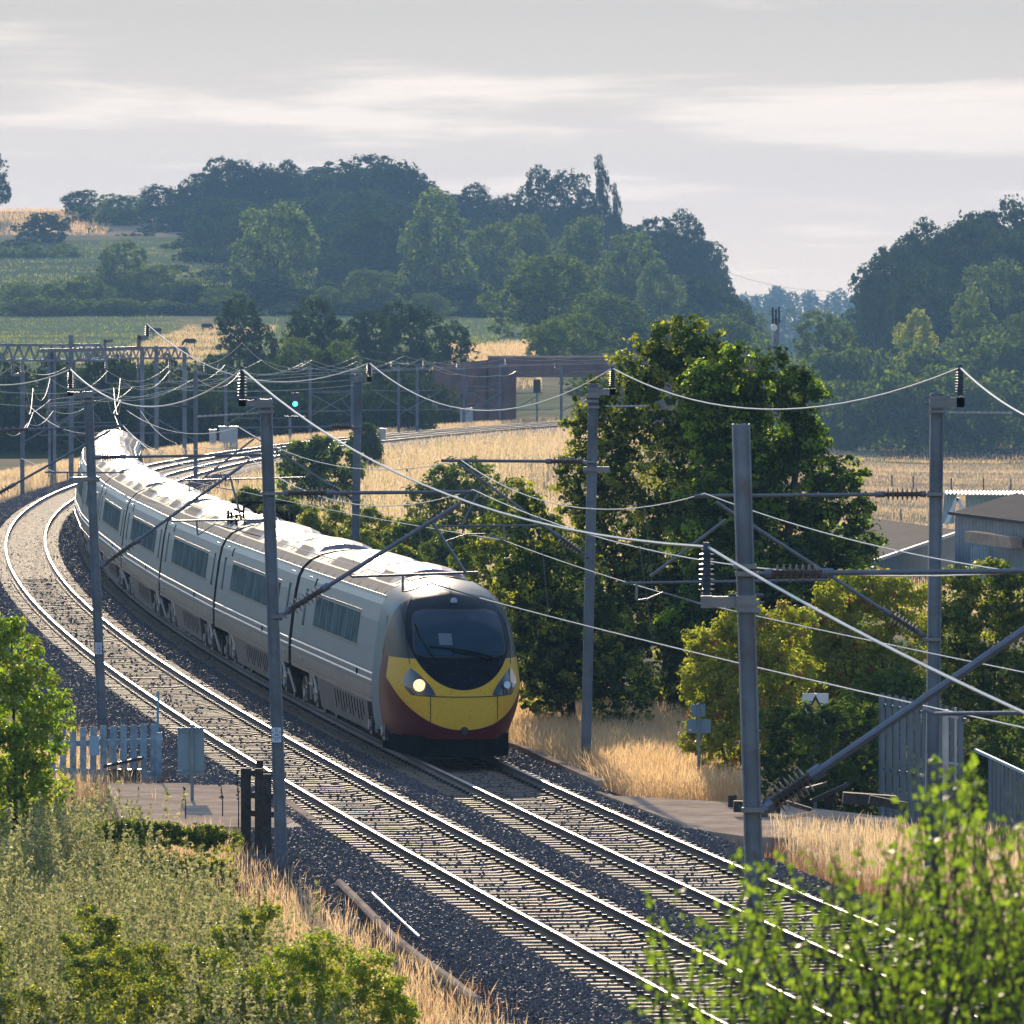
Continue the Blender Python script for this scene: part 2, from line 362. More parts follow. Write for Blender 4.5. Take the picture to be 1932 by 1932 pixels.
SL = MB().add(vs, fs).mesh('sleeper', M['sleeper'])
def arc_positions(d, D0, D1, step):
    p = offs(d); seg = np.r_[0, np.cumsum(np.hypot(*np.diff(p, axis=0).T))]
    s0, s1 = np.interp(D0, p[:, 1], seg), np.interp(D1, p[:, 1], seg); s = np.arange(s0, s1, step)
    X = np.interp(s, seg, p[:, 0]); Y = np.interp(s, seg, p[:, 1]); g = np.gradient(X, Y)
    return X, Y, g
for d, lab in ((GA, 'left'), (GB, 'right')):
    tr = tag(link('railway_track', None, None, (at(d, 170)[0], 170, -.17)), kind='structure')
    rail_mesh(d - .753, 'rail', tr); rail_mesh(d + .753, 'rail', tr)
    X, Y, g = arc_positions(d, 100, 728, .65); r = np.random.RandomState(3)
    for i in range(295):
        o = bpy.data.objects.new('sleeper', SL); C.objects.link(o); o.parent = tr
        o.location = (X[i] - tr['_w'][0], Y[i] - 170, r.uniform(-.012, .006)); o.rotation_euler = (0, 0, -math.atan(g[i]) + r.uniform(-.008, .008))
    rest = MB()
    for i in range(295, len(X)): rest.box((X[i], Y[i], -.22), (2.5, .24, .1), -math.atan(g[i]))
    tag(rest.build('distant_sleepers', M['sleeper'], tr), kind='stuff')
    cl_ = MB()
    for i in range(295):
        nx_ = math.cos(-math.atan(g[i])); ny_ = math.sin(-math.atan(g[i]))
        for s_ in (-.753, .753):
            for e in (-.1, .1):
                cl_.box((X[i] + (s_ + e) * nx_, Y[i] + (s_ + e) * ny_, -.145), (.07, .09, .05), -math.atan(g[i]))
    tag(cl_.build('rail_clips', M['clip'], tr), kind='stuff')

def gn_scatter(name, pts, scales, src_mesh, kind='stuff'):
    me = bpy.data.meshes.new(name); me.vertices.add(len(pts)); me.vertices.foreach_set('co', np.ascontiguousarray(pts, dtype=np.float32).ravel())
    r = np.random.RandomState(len(pts)); rot = r.uniform(0, 6.28, (len(pts), 3)).astype(np.float32)
    a = me.attributes.new('sc', 'FLOAT', 'POINT'); a.data.foreach_set('value', scales.astype(np.float32))
    a = me.attributes.new('rt', 'FLOAT_VECTOR', 'POINT'); a.data.foreach_set('vector', rot.ravel())
    src = bpy.data.objects.new(name + '_stone', src_mesh)
    ng = bpy.data.node_groups.new(name, 'GeometryNodeTree')
    ng.interface.new_socket('Geometry', in_out='INPUT', socket_type='NodeSocketGeometry'); ng.interface.new_socket('Geometry', in_out='OUTPUT', socket_type='NodeSocketGeometry')
    N = ng.nodes; L = ng.links; gi = N.new('NodeGroupInput'); go = N.new('NodeGroupOutput')
    oi = N.new('GeometryNodeObjectInfo'); oi.inputs['Object'].default_value = src; oi.inputs['As Instance'].default_value = True
    ip = N.new('GeometryNodeInstanceOnPoints')
    a1 = N.new('GeometryNodeInputNamedAttribute'); a1.data_type = 'FLOAT'; a1.inputs[0].default_value = 'sc'
    a2 = N.new('GeometryNodeInputNamedAttribute'); a2.data_type = 'FLOAT_VECTOR'; a2.inputs[0].default_value = 'rt'
    L.new(gi.outputs[0], ip.inputs['Points']); L.new(oi.outputs['Geometry'], ip.inputs['Instance']); L.new(a2.outputs[0], ip.inputs['Rotation']); L.new(a1.outputs[0], ip.inputs['Scale']); L.new(ip.outputs[0], go.inputs[0])
    o = link(name, me); m = o.modifiers.new('scatter', 'NODES'); m.node_group = ng
    return tag(o, kind=kind)
st = MB(); r = np.random.RandomState(5)
ph = (1 + 5 ** .5) / 2
stv = [np.array(v) * r.uniform(.75, 1.25, 3) for v in [(1, 0, 0), (-1, 0, 0), (0, 1, 0), (0, -1, 0), (0, 0, .8), (0, 0, -.8), (.6, .6, .5), (-.6, .5, -.5)]]
st.add(stv[:6], [(0, 2, 4), (2, 1, 4), (1, 3, 4), (3, 0, 4), (2, 0, 5), (1, 2, 5), (3, 1, 5), (0, 3, 5)])
STM = st.mesh('ballast_stone', M['stone'])
def scatter_ballast():
    r = np.random.RandomState(11); pts = []; sc = []
    p0 = offs(0)
    for (D0, D1, dens) in ((98, 150, 230), (150, 215, 190), (215, 330, 90), (330, 480, 35)):
        n = int((D1 - D0) * 12.4 * dens); d = r.uniform(-2.85, 7.0, n); D = r.uniform(D0, D1, n)
        x = XA_L(D); g = (XA_L(D + 1) - XA_L(D - 1)) / 2; nn = np.sqrt(1 + g * g)
        z = np.interp(d, [p[0] for p in prof], [p[1] for p in prof])
        onA = (np.abs(d - GA) < 1.3); onB = np.abs(d - GB) < 1.3
        keep = ~((D > 150.5) & (D < 164.5) & (d < -.75)) & ~((D > 149.5) & (D < 161) & (d > 5.75)) & ~((onA | onB) & (r.rand(n) < .96)) & ~(np.abs(d) < .06) & ~(np.abs(d - 1.506) < .06) & ~(np.abs(d - 3.297) < .06) & ~(np.abs(d - 4.803) < .06)
        z = z + np.where(onA | onB, .01, .0) + r.uniform(0, .03, n)
        pts.append(np.c_[x + d / nn, D - d * g / nn, z][keep]); sc.append(r.uniform(.022, .045, keep.sum()) * (1.35 if dens < 100 else 1))
    gn_scatter('ballast_stones', np.concatenate(pts), np.concatenate(sc), STM)
scatter_ballast()

# ------------------------------------------------------------------ foliage generators
def leaves(cent, nrm, size, r, aspect=.62):
    n = len(cent); a = r.normal(size=(n, 3)); u = np.cross(nrm, a); u /= np.linalg.norm(u, axis=1)[:, None] + 1e-9; v = np.cross(nrm, u)
    s = (size * r.uniform(.65, 1.3, n))[:, None]
    V = np.stack([cent - u * s * .5, cent + v * s * aspect * .5 + nrm * s * .12, cent + u * s * .5, cent - v * s * aspect * .5 + nrm * s * .12], 1)
    return V.reshape(-1, 3), np.arange(4 * n).reshape(-1, 4)
def crown(lobes, ncl, lpc, clr, leaf, seed, up=.35, hollow=.55, sprig=.16):
    """lobes: (x,y,z,rx,ry,rz). clusters sit near the lobes' surfaces, leaves round the clusters"""
    r = np.random.RandomState(seed); L = np.array(lobes, float); wgt = (L[:, 3] * L[:, 5]) ** 1.0 + 0; wgt /= wgt.sum()
    k = r.choice(len(L), ncl, p=wgt); d = r.normal(size=(ncl, 3)); d /= np.linalg.norm(d, axis=1)[:, None]
    rad = 1 - (1 - hollow) * r.rand(ncl) ** 1.5 + (r.rand(ncl) < sprig) * r.uniform(.05, .28, ncl)
    c = L[k, :3] + d * L[k, 3:] * rad[:, None]
    # drop clusters buried inside other lobes
    keep = np.ones(ncl, bool)
    for j in range(len(L)):
        e = (((c - L[j, :3]) / L[j, 3:]) ** 2).sum(1) < (hollow * .8) ** 2; keep &= ~(e & (k != j))
    c = c[keep]; d = d[keep]; m = len(c); cr = clr * r.uniform(.5, 1.35, m)
    e = r.normal(size=(m, lpc, 3)); e /= np.linalg.norm(e, axis=2)[:, :, None]; rr = r.rand(m, lpc, 1) ** .45
    cc = (c[:, None] + e * rr * cr[:, None, None] * np.array([1, 1, .75])).reshape(-1, 3)
    nrm = (e * .6 + d[:, None] * .5 + r.normal(size=e.shape) * .55 + np.array([0, 0, up])).reshape(-1, 3); nrm /= np.linalg.norm(nrm, axis=1)[:, None]
    return leaves(cc, nrm, leaf, r), c
def random_lobes(r, n, w=.5, h=1., base=.15, kind='round'):
    L = [(0, 0, h * .55, w * .62, w * .62, h * .40)]
    for i in range(n):
        a = r.uniform(0, 2 * PI); t = r.rand()
        z = h * (base + .12 + t * (1 - base - .24)); env = w * (math.sin(PI * min(1, (z / h - base + .08) / (1.08 - base)) ** .8) ** .6)
        s = r.uniform(.36, .56) * w; q_ = max(0, env - s * .75)
        L.append((math.cos(a) * q_, math.sin(a) * q_, z, s, s, s * r.uniform(.75, 1.1)))
    for i in range(4):
        a = PI / 2 * i + r.uniform(-.4, .4); L.append((math.cos(a) * w * .55, math.sin(a) * w * .55, h * .16, w * .42, w * .42, h * .17))
    return L
def trunk_mb(x, y, z, h, r0, r, branches=5, spread=.3):
    mb = MB(); top = Vector((x + r.uniform(-.03, .03) * h, y, z + h * .75))
    pts = [Vector((x, y, z - .05 * h)), Vector((x + r.uniform(-.01, .01) * h, y, z + h * .3)), top]
    mb.tube(pts, [r0, r0 * .75, r0 * .25], 7)
    for i in range(branches):
        a = r.uniform(0, 2 * PI); b = pts[1].lerp(top, r.uniform(0, .6)); e = b + Vector((math.cos(a) * spread * h, math.sin(a) * spread * h, h * r.uniform(.12, .3)))
        mb.tube([b, b.lerp(e, .5) + Vector((0, 0, .02 * h)), e], [r0 * .4, r0 * .28, r0 * .1], 5)
    return mb
PROTO = []
for s_ in range(7):
    r = np.random.RandomState(40 + s_)
    (V, Q), _ = crown(random_lobes(r, [9, 12, 14, 8, 11, 16, 10][s_], base=[.12, .05, .0, .2, .05, .0, .1][s_]), 900, 13, .058, .044, 60 + s_, .35, .7, .05)
    PROTO.append((V, Q))
# poplar: narrow upright
r = np.random.RandomState(99)
PL = [(r.uniform(-.05, .05), r.uniform(-.05, .05), z, .34 * (1.02 - z) ** .6 + .06, .34 * (1.02 - z) ** .6 + .06, .12) for z in np.linspace(.1, .93, 10)]
(V, Q), _ = crown(PL, 520, 16, .06, .04, 5); PROTO.append((V, Q))
PM = {}
def tree_mesh(pi, mk):
    if (pi, mk) not in PM: PM[(pi, mk)] = npmesh('crown', PROTO[pi][0], PROTO[pi][1], M[mk])
    return PM[(pi, mk)]
TRK = {}
def trunk_mesh(pi):
    if pi not in TRK: TRK[pi] = trunk_mb(0, 0, 0, 1., .022, random.Random(pi)).mesh('trunk', M['bark'])
    return TRK[pi]
def far_tree(px, ptop, wpx, D, mk, label, group, pi=None, name='broadleaf_tree', hmin=None, cat='tree'):
    """a tree whose crown spans wpx pixels about px and tops out at row ptop, rooted in the ground at depth D"""
    top = P(px, ptop, D); X = top.x; z0 = float(TZ(X, D)); wid = wpx * D / F
    if hmin: z0 = max(z0, top.z - hmin)
    h = max(top.z - z0, wid * .45); pi = rnd.randrange(7) if pi is None else pi
    o = thing(name, label, cat, (X, D, top.z - h), group)
    c = link('crown', tree_mesh(pi, mk), o, o['_w']); tk = link('trunk', trunk_mesh(pi), o, o['_w'])
    rz = rnd.uniform(0, 6.28) if pi != 7 else 0
    hc = h if pi == 7 else min(h, wid * 1.12); c.location = (0, 0, h - hc); c.scale = (wid, wid * .9, hc * 1.03); tk.scale = (max(wid, h * .5), max(wid, h * .5), h * .95)
    c.rotation_euler = (0, 0, rz); tk.rotation_euler = (0, 0, rz)
    return o
# ------------------------------------------------------------------ far woods, hill trees, hedges
def merged_wood(name, specs, mk, thin=3, seed=1):
    """one mass of far crowns nobody could count: specs are (px, top row, width px, D)"""
    r = np.random.RandomState(seed); Vs = []; Qs = []; o = 0
    for px, pt, wp, D in specs:
        top = P(px, pt, D); z0 = float(TZ(top.x, D)); wid = wp * D / F; h = max(top.z - z0, wid * .5)
        h = min(h, wid * 1.25); V, Q = PROTO[r.randint(7)]; nq = len(Q); k = r.permutation(nq)[:nq // thin]
        L = V.reshape(nq, 4, 3)[k]; c = L.mean(1, keepdims=True); L = c + (L - c) * math.sqrt(thin) * .85
        a = r.uniform(0, 6.28); R = np.array([[math.cos(a), -math.sin(a), 0], [math.sin(a), math.cos(a), 0], [0, 0, 1]])
        L = (L.reshape(-1, 3) @ R.T) * [wid, wid, h] + [top.x, D, top.z - h]
        Vs.append(L); Qs.append(np.arange(len(L)).reshape(-1, 4) + o); o += len(L)
    return tag(link(name, npmesh(name, np.concatenate(Vs), np.concatenate(Qs), M[mk])), kind='stuff')
R2 = np.random.RandomState(21)
sil = lambda pts, x: float(np.interp(x, [p[0] for p in pts], [p[1] for p in pts]))
HL = [(180, 385), (300, 372), (400, 330), (500, 322), (560, 325), (640, 305), (740, 312), (800, 352), (880, 372), (960, 378), (1100, 380), (1180, 402), (1260, 425), (1330, 465), (1370, 540), (1390, 600)]
sp_ = []
for x in range(200, 1370, 34):
    t0 = sil(HL, x) + 8
    for k, (dy, D) in enumerate([(0, 1880), (42, 1800), (84, 1730), (126, 1660), (168, 1590), (210, 1520)]):
        y = t0 + dy + R2.uniform(-8, 14)
        if y < 600: sp_.append((x + R2.uniform(-14, 14), y, R2.uniform(95, 140), D + R2.uniform(-30, 30)))
for x in range(340, 1400, 40): sp_.append((x + R2.uniform(-15, 15), 548 + R2.uniform(-22, 12), 120, 1440)); sp_.append((x + R2.uniform(-15, 15), 575 + R2.uniform(-12, 12), 110, 1390))
merged_wood('hillside_wood', sp_, 'leaf_deep', 6, 2)
HR = [(1615, 545), (1650, 490), (1700, 448), (1760, 430), (1840, 402), (1930, 388), (2100, 380)]
sp_ = []
for x in range(1640, 2100, 38):
    for k, (dy, D) in enumerate([(6, 1500), (60, 1430), (120, 1360), (170, 1300)]):
        y = sil(HR, x) + dy + R2.uniform(-8, 10)
        if y < 640: sp_.append((x + R2.uniform(-12, 12), y, R2.uniform(95, 135), D))
merged_wood('right_hill_wood', sp_, 'leaf_deep', 4, 3)
sp_ = [(x + R2.uniform(-15, 15), 652 + R2.uniform(-18, 15), R2.uniform(110, 150), 1130) for x in range(1430, 2080, 55)]
sp_ += [(x + R2.uniform(-15, 15), 705 + R2.uniform(-18, 15), R2.uniform(110, 140), 1080) for x in range(1400, 2080, 55)]
merged_wood('thicket_band', sp_, 'leaf_mid', 4, 4)
sp_ = [(x + R2.uniform(-10, 10), sil([(1350, 548), (1400, 552), (1440, 556), (1480, 540), (1530, 548), (1580, 553), (1640, 548)], x) + R2.uniform(-4, 6), R2.uniform(35, 60), 3900) for x in range(1300, 1700, 22)]
sp_ += [(x, 590 + R2.uniform(-6, 6), 70, 3000) for x in range(1330, 1700, 40)]
merged_wood('distant_treeline', sp_, 'leaf_dark', 6, 5)
sp_ = [(x + R2.uniform(-12, 12), sil([(-60, 690), (60, 690), (250, 688), (430, 690), (560, 672), (700, 690), (760, 700), (850, 735)], x) + R2.uniform(-12, 10), 120, R2.uniform(700, 730)) for x in range(-60, 830, 38)]
sp_ += [(x + R2.uniform(-12, 12), 745 + R2.uniform(-15, 15), 105, 665) for x in range(-60, 800, 42)]
merged_wood('dark_hedge_behind_line', sp_, 'leaf_deep', 3, 6)
sp_ = [(x + R2.uniform(-12, 12), 700 + R2.uniform(-14, 14), 130, 840) for x in range(1120, 1500, 50)]
sp_ += [(x + R2.uniform(-8, 8), sil([(-40, 540), (200, 520), (400, 560)], x) + R2.uniform(-10, 14), 80, 1500) for x in range(-40, 420, 40)]
sp_ += [(x + R2.uniform(-8, 8), 470 + R2.uniform(-10, 10), 80, 1700) for x in range(-60, 180, 30)]
sp_ += [(x + R2.uniform(-8, 8), 568 + R2.uniform(-12, 12), 90, 1390) for x in range(-60, 420, 34)]
sp_ += [(x + R2.uniform(-8, 8), 600 + R2.uniform(-6, 6), 90, 1180) for x in range(1060, 1420, 34)]
merged_wood('valley_bushes', sp_, 'leaf_mid', 4, 7)

TR = [  # px, top, width, D, foliage, prototype, label
 (-16, 288, 84, 1860, 'leaf_deep', 2, 'tall tree cut by the left edge, alone on the tan hilltop field'),
 (155, 358, 84, 1880, 'leaf_deep', 4, 'small rounded tree on the skyline at the right end of the tan hilltop field'),
 (80, 400, 118, 1760, 'leaf_deep', 1, 'dark dome-shaped bush standing in front of the tan hilltop field'),
 (20, 452, 80, 1740, 'leaf_deep', 5, 'low dark bush at the left edge just under the tan hilltop field'),
 (225, 366, 110, 1840, 'leaf_mid', 4, 'first skyline tree of the wood, beside the tan hilltop field'),
 (300, 358, 120, 1850, 'leaf_deep', 2, 'second skyline tree of the wood, low and flat on top'),
 (372, 326, 110, 1870, 'leaf_deep', 5, 'third skyline tree of the wood, stepping up to the crest'),
 (432, 297, 126, 1880, 'leaf_deep', 4, 'high ragged skyline tree left of the notch in the wood'),
 (492, 310, 104, 1880, 'leaf_deep', 0, 'skyline tree just left of the narrow bushy one'),
 (545, 310, 62, 1880, 'leaf_deep', 6, 'narrow bushy tree poking up in the notch of the skyline'),
 (610, 313, 118, 1870, 'leaf_deep', 1, 'round shoulder tree left of the tallest crown on the crest'),
 (690, 292, 176, 1860, 'leaf_deep', 5, 'tallest broad crown on the crest with sky showing through its middle'),
 (775, 322, 90, 1870, 'leaf_deep', 0, 'spiky tree sloping down right of the broad crest crown'),
 (893, 357, 104, 1850, 'leaf_deep', 2, 'open twiggy tree on the skyline midway to the poplar'),
 (958, 374, 80, 1820, 'leaf_deep', 3, 'small tree on the skyline left of the feathery pair'),
 (1018, 330, 96, 1800, 'leaf_deep', 2, 'feathery tree on the skyline, left one of the pair by the poplar'),
 (1078, 322, 92, 1800, 'leaf_deep', 0, 'feathery tree on the skyline directly left of the poplar'),
 (1134, 312, 64, 1790, 'leaf_deep', 7, 'tall narrow poplar rising above the hill wood'),
 (1162, 362, 40, 1790, 'leaf_deep', 7, 'short narrow poplar against the right side of the tall one'),
 (1228, 410, 120, 1700, 'leaf_deep', 5, 'round skyline tree on the falling right shoulder of the hill'),
 (1290, 416, 110, 1690, 'leaf_deep', 2, 'twiggy skyline tree near the right end of the hill wood'),
 (1332, 452, 92, 1680, 'leaf_deep', 4, 'last skyline tree where the hill wood drops to the valley gap'),
 (1350, 520, 80, 1600, 'leaf_deep', 6, 'dark tree at the foot of the hill wood beside the valley gap'),
 (522, 384, 166, 1460, 'leaf_pale', 0, 'pale green spreading tree standing clear in front of the dark hill wood'),
 (700, 392, 210, 1600, 'leaf_deep', 5, 'broad dark crown between the two pale trees of the hillside'),
 (828, 386, 176, 1470, 'leaf_pale', 2, 'pale willow-like tree in the middle of the hillside'),
 (932, 418, 120, 1520, 'leaf_mid', 4, 'mid green tree right of the pale willow-like tree'),
 (1000, 402, 110, 1560, 'leaf_mid', 1, 'mid green tree below the feathery pair'),
 (1105, 424, 130, 1500, 'leaf_mid', 3, 'rounded tree under the poplar on the hillside'),
 (1180, 440, 170, 1420, 'leaf_mid', 5, 'large rounded tree with a lit right edge below the skyline'),
 (1245, 505, 110, 1380, 'leaf_pale', 6, 'sunlit pale tree near the right foot of the hill wood'),
 (1030, 478, 236, 1220, 'leaf_mid', 1, 'big dome-shaped tree at the foot of the hill above the brick bridge'),
 (1140, 552, 170, 1180, 'leaf_mid', 4, 'hazy rounded tree right of the big dome-shaped tree'),
 (1040, 612, 116, 930, 'leaf_pale', 3, 'pale rounded bush just above the brick parapet'),
 (1100, 590, 130, 1000, 'leaf_mid', 5, 'soft bushy tree behind the pale bush above the parapet'),
 (232, 468, 124, 1480, 'leaf_mid', 2, 'light-topped tree low on the left slope'),
 (290, 500, 128, 1460, 'leaf_mid', 4, 'gold-tipped tree right of the light-topped one on the left slope'),
 (352, 525, 100, 1450, 'leaf_mid', 1, 'small rounded tree at the right end of the left slope clump'),
 (165, 520, 118, 1440, 'leaf_mid', 5, 'mid green tree left of the light-topped one'),
 (35, 535, 92, 1420, 'leaf_pale', 0, 'pale tipped tree near the left edge above the shaded field'),
 (112, 548, 86, 1410, 'leaf_mid', 6, 'small tree above the shaded field, second from the left edge'),
 (420, 548, 110, 1420, 'leaf_mid', 3, 'low rounded tree left of the big pale spreading tree'),
 (700, 508, 130, 1400, 'leaf_mid', 4, 'bushy tree low between the two pale hillside trees'),
 (622, 548, 104, 1390, 'leaf_mid', 2, 'low bush right of the foot of the pale spreading tree'),
 (800, 552, 120, 1380, 'leaf_mid', 5, 'low bush under the pale willow-like tree'),
 (452, 583, 150, 860, 'leaf_deep', 2, 'dark tree on its own behind the lattice gantry end'),
 (598, 563, 170, 860, 'leaf_deep', 5, 'left one of the three dark trees in the middle distance'),
 (690, 582, 140, 870, 'leaf_deep', 1, 'middle one of the three dark trees in the middle distance'),
 (772, 570, 150, 860, 'leaf_deep', 4, 'right one of the three dark trees in the middle distance'),
 (560, 650, 120, 800, 'leaf_mid', 3, 'olive rounded bush under the left dark tree'),
 (640, 642, 130, 800, 'leaf_mid', 5, 'olive rounded bush under the middle dark tree'),
 (862, 628, 116, 830, 'leaf_deep', 2, 'spreading bush in front of the left end of the brick bridge'),
 (1925, 390, 190, 1420, 'leaf_deep', 5, 'top crown of the right-hand hill at the right edge'),
 (1828, 410, 150, 1400, 'leaf_deep', 4, 'second crown from the right edge on the right-hand hill'),
 (1752, 436, 130, 1390, 'leaf_deep', 2, 'crown on the left shoulder of the right-hand hill'),
 (1690, 462, 140, 1370, 'leaf_deep', 1, 'large rounded crown stepping down the right-hand hill'),
 (1650, 528, 90, 1340, 'leaf_deep', 6, 'leftmost crown where the right-hand hill meets the valley gap'),
 (1770, 500, 170, 1310, 'leaf_deep', 5, 'dark dome in the middle of the right-hand hill'),
 (1880, 492, 150, 1310, 'leaf_mid', 0, 'mid green crown at the right edge of the right-hand hill'),
 (1832, 566, 118, 1160, 'leaf_pale', 2, 'pale blue-green tree in front of the right-hand hill'),
 (1724, 596, 96, 1150, 'leaf_gold', 6, 'golden-tipped bush left of the pale blue-green tree'),
 (1552, 602, 140, 1150, 'leaf_mid', 3, 'rounded bushes right of the telecom mast'),
 (1925, 590, 80, 1140, 'leaf_mid', 4, 'bush at the right edge below the right-hand hill'),
 (1420, 588, 74, 1500, 'leaf_pale', 1, 'hazy pale tree left of the telecom mast in the valley gap'),
]
for a in TR: far_tree(a[0], a[1], a[2], a[3], a[4], a[6], None, a[5], 'poplar_tree' if a[5] == 7 else 'broadleaf_tree')

# ------------------------------------------------------------------ near trees and shrubs, each grown for its place
def shrub(name, label, cat, px, pbase, D, lobes, mats, ncl, lpc, clr, leaf, seed, hollow=.6, group=None, stems=6, zb=None, up=.35, r0=.05, shares=(.68, .32)):
    """lobes in the survey's rows: (px, py, radius px[, depth shift m]); rooted in the ground at (px, D)"""
    X = P(px, pbase, D).x; z = float(TZ(X, D)) if zb is None else zb; o = thing(name, label, cat, (X, D, z), group)
    L = []; rr = random.Random(seed)
    for l in lobes:
        dd_ = l[3] if len(l) > 3 else rr.uniform(-.5, .5) * l[2] * D / F; p = P(l[0], l[1], D + dd_); s = l[2] * D / F
        L.append((p.x, D + dd_, p.z, s, s, s * .9))
    for l in list(L):
        for _ in range(4):
            v = Vector((rr.gauss(0, 1), rr.gauss(0, 1), abs(rr.gauss(0, 1)) * .9)).normalized(); f_ = rr.uniform(.22, .42); L.append((l[0] + v.x * l[3] * .95, l[1] + v.y * l[4] * .95, l[2] + v.z * l[5] * .95, l[3] * f_, l[4] * f_, l[5] * f_ * 1.1))
    for l in L[:len(lobes)]:
        for f_ in (.0, .5):
            if f_ == 0 or l[2] - l[5] > z + l[3] * 1.5: zc_ = z + .3 * l[3] + (l[2] - z) * f_; L.append((l[0], l[1], zc_, l[3] * .9, l[4] * .9, max(.25, l[5] * .7)))
    for i, mk in enumerate(mats):
        sh = shares[i] if len(mats) > 1 else 1
        (V, Q), c = crown(L, int(ncl * sh * 1.25), int(lpc * .72), clr * .8, leaf * 1.04, seed + i, hollow=hollow if i == 0 else .85, up=up)
        c_ = link('crown' if i == 0 else 'leaf_tips', npmesh('crown', V - np.array([X, D, z]), Q, M[mk]), o, o['_w'])
    mb = MB()
    for j in range(stems):
        l = L[rr.randrange(len(L))]; b = Vector((X + rr.uniform(-.1, .1) * 3 * l[3], D, z - .1)); e = Vector((l[0], l[1], l[2] + .3 * l[5]))
        mid = b.lerp(e, .5) + Vector((rr.uniform(-.2, .2), rr.uniform(-.2, .2), .1)) * l[3]
        mb.tube([b, mid, e], [r0, r0 * .6, r0 * .2], 6)
    if stems: mb.build('trunk' if r0 > .12 else 'stems', M['bark'], o)
    return o
shrub('sycamore_tree', 'large dark sycamore rising behind the mast beside the train, ragged top', 'tree', 1250, 1350, 196,
      [(1340, 720, 60), (1355, 780, 70), (1130, 800, 56), (1085, 905, 46), (1090, 1000, 60), (1060, 1085, 60), (1290, 655, 62), (1225, 690, 60), (1330, 690, 60), (1175, 760, 66), (1265, 770, 88), (1340, 790, 80), (1370, 860, 90), (1380, 960, 100), (1150, 860, 64), (1235, 880, 96), (1330, 900, 96), (1120, 930, 50),
       (1190, 990, 92), (1290, 1010, 110), (1100, 800, 30), (1140, 1090, 96), (1240, 1130, 110), (1330, 1120, 90), (1060, 1160, 70), (1120, 1230, 84), (1210, 1260, 96)],
      ['leaf_dark', 'leaf_gold'], 5400, 30, .24, .115, 11, .55, stems=12, r0=.2)
shrub('maple_tree', 'bright-topped maple crowding the right side of the dark sycamore', 'tree', 1440, 1330, 190,
      [(1590, 900, 40), (1615, 1020, 44), (1600, 1110, 56), (1340, 740, 55), (1385, 720, 55), (1450, 722, 58), (1500, 745, 46), (1360, 790, 80), (1450, 810, 84), (1510, 830, 50), (1400, 890, 96), (1490, 920, 88), (1560, 930, 50), (1570, 1000, 56),
       (1350, 990, 90), (1450, 1020, 110), (1540, 1080, 84), (1600, 1050, 44), (1400, 1120, 100), (1500, 1140, 90), (1620, 960, 26), (1330, 1200, 90), (1420, 1230, 90)],
      ['leaf_dark', 'leaf_fresh'], 5000, 30, .24, .115, 12, .55, stems=12, r0=.18, shares=(.72, .28))
shrub('hazel_shrub', 'tall mixed shrub beside the right flank of the train nose', 'shrub', 1090, 1310, 186,
      [(1010, 1010, 50), (990, 1100, 60), (1070, 1080, 66), (1030, 1180, 66), (1110, 1180, 70), (1090, 1260, 66), (1170, 1290, 70), (1000, 950, 26), (1030, 1260, 50)],
      ['leaf_dark', 'leaf_gold'], 1900, 28, .2, .11, 13, .6)
shrub('ash_sapling', 'leafy sapling in front of the dark sycamore, right of the train roof', 'tree', 960, 1200, 215,
      [(985, 925, 26), (975, 965, 40), (940, 1010, 52), (1000, 1010, 46), (920, 1070, 60), (985, 1080, 60), (950, 1150, 60)], ['leaf_mid', 'leaf_gold'], 800, 22, .2, .13, 14, .55)
shrub('elder_bush', 'yellow-green elder bush with reddish tips right of the sign backs', 'shrub', 1400, 1400, 166,
      [(1400, 1175, 44), (1440, 1200, 60), (1360, 1230, 60), (1500, 1180, 40), (1330, 1290, 54), (1410, 1290, 72), (1480, 1270, 60), (1370, 1350, 60), (1300, 1300, 22), (1450, 1360, 54)],
      ['leaf_gold', 'leaf_red'], 2200, 26, .17, .085, 15, .6, shares=(.93, .07))
shrub('elder_bush', 'wide yellow-green elder with red tips below the left shed', 'shrub', 1640, 1400, 172,
      [(1585, 1120, 44), (1650, 1110, 44), (1700, 1130, 44), (1560, 1180, 54), (1630, 1190, 66), (1700, 1210, 60), (1590, 1260, 60), (1660, 1280, 60), (1540, 1260, 50), (1720, 1290, 44)],
      ['leaf_gold', 'leaf_red'], 2400, 26, .17, .085, 16, .6, shares=(.93, .07))
shrub('hawthorn_bush', 'dense hawthorn at the right edge in front of the sheds', 'shrub', 1860, 1420, 176,
      [(1800, 1115, 50), (1870, 1100, 50), (1930, 1110, 44), (1790, 1190, 60), (1860, 1190, 66), (1925, 1200, 60), (1820, 1270, 60), (1890, 1280, 60), (1940, 1290, 50), (1830, 1340, 54), (1900, 1350, 54)],
      ['leaf_mid', 'leaf_gold'], 2600, 26, .17, .09, 17, .6)
shrub('bramble_thicket', 'dark bramble thicket below the white warning sign', 'shrub', 1560, 1490, 160,
      [(1480, 1370, 40), (1518, 1362, 26, -3), (1556, 1360, 26, -3), (1540, 1390, 44, -3), (1590, 1350, 26, -3), (1610, 1350, 44), (1500, 1430, 54), (1570, 1420, 54), (1640, 1420, 50), (1460, 1460, 36), (1540, 1475, 44), (1620, 1475, 44), (1680, 1450, 36)],
      ['leaf_dark', 'leaf_mid'], 1300, 22, .16, .10, 18, .6, up=.6)
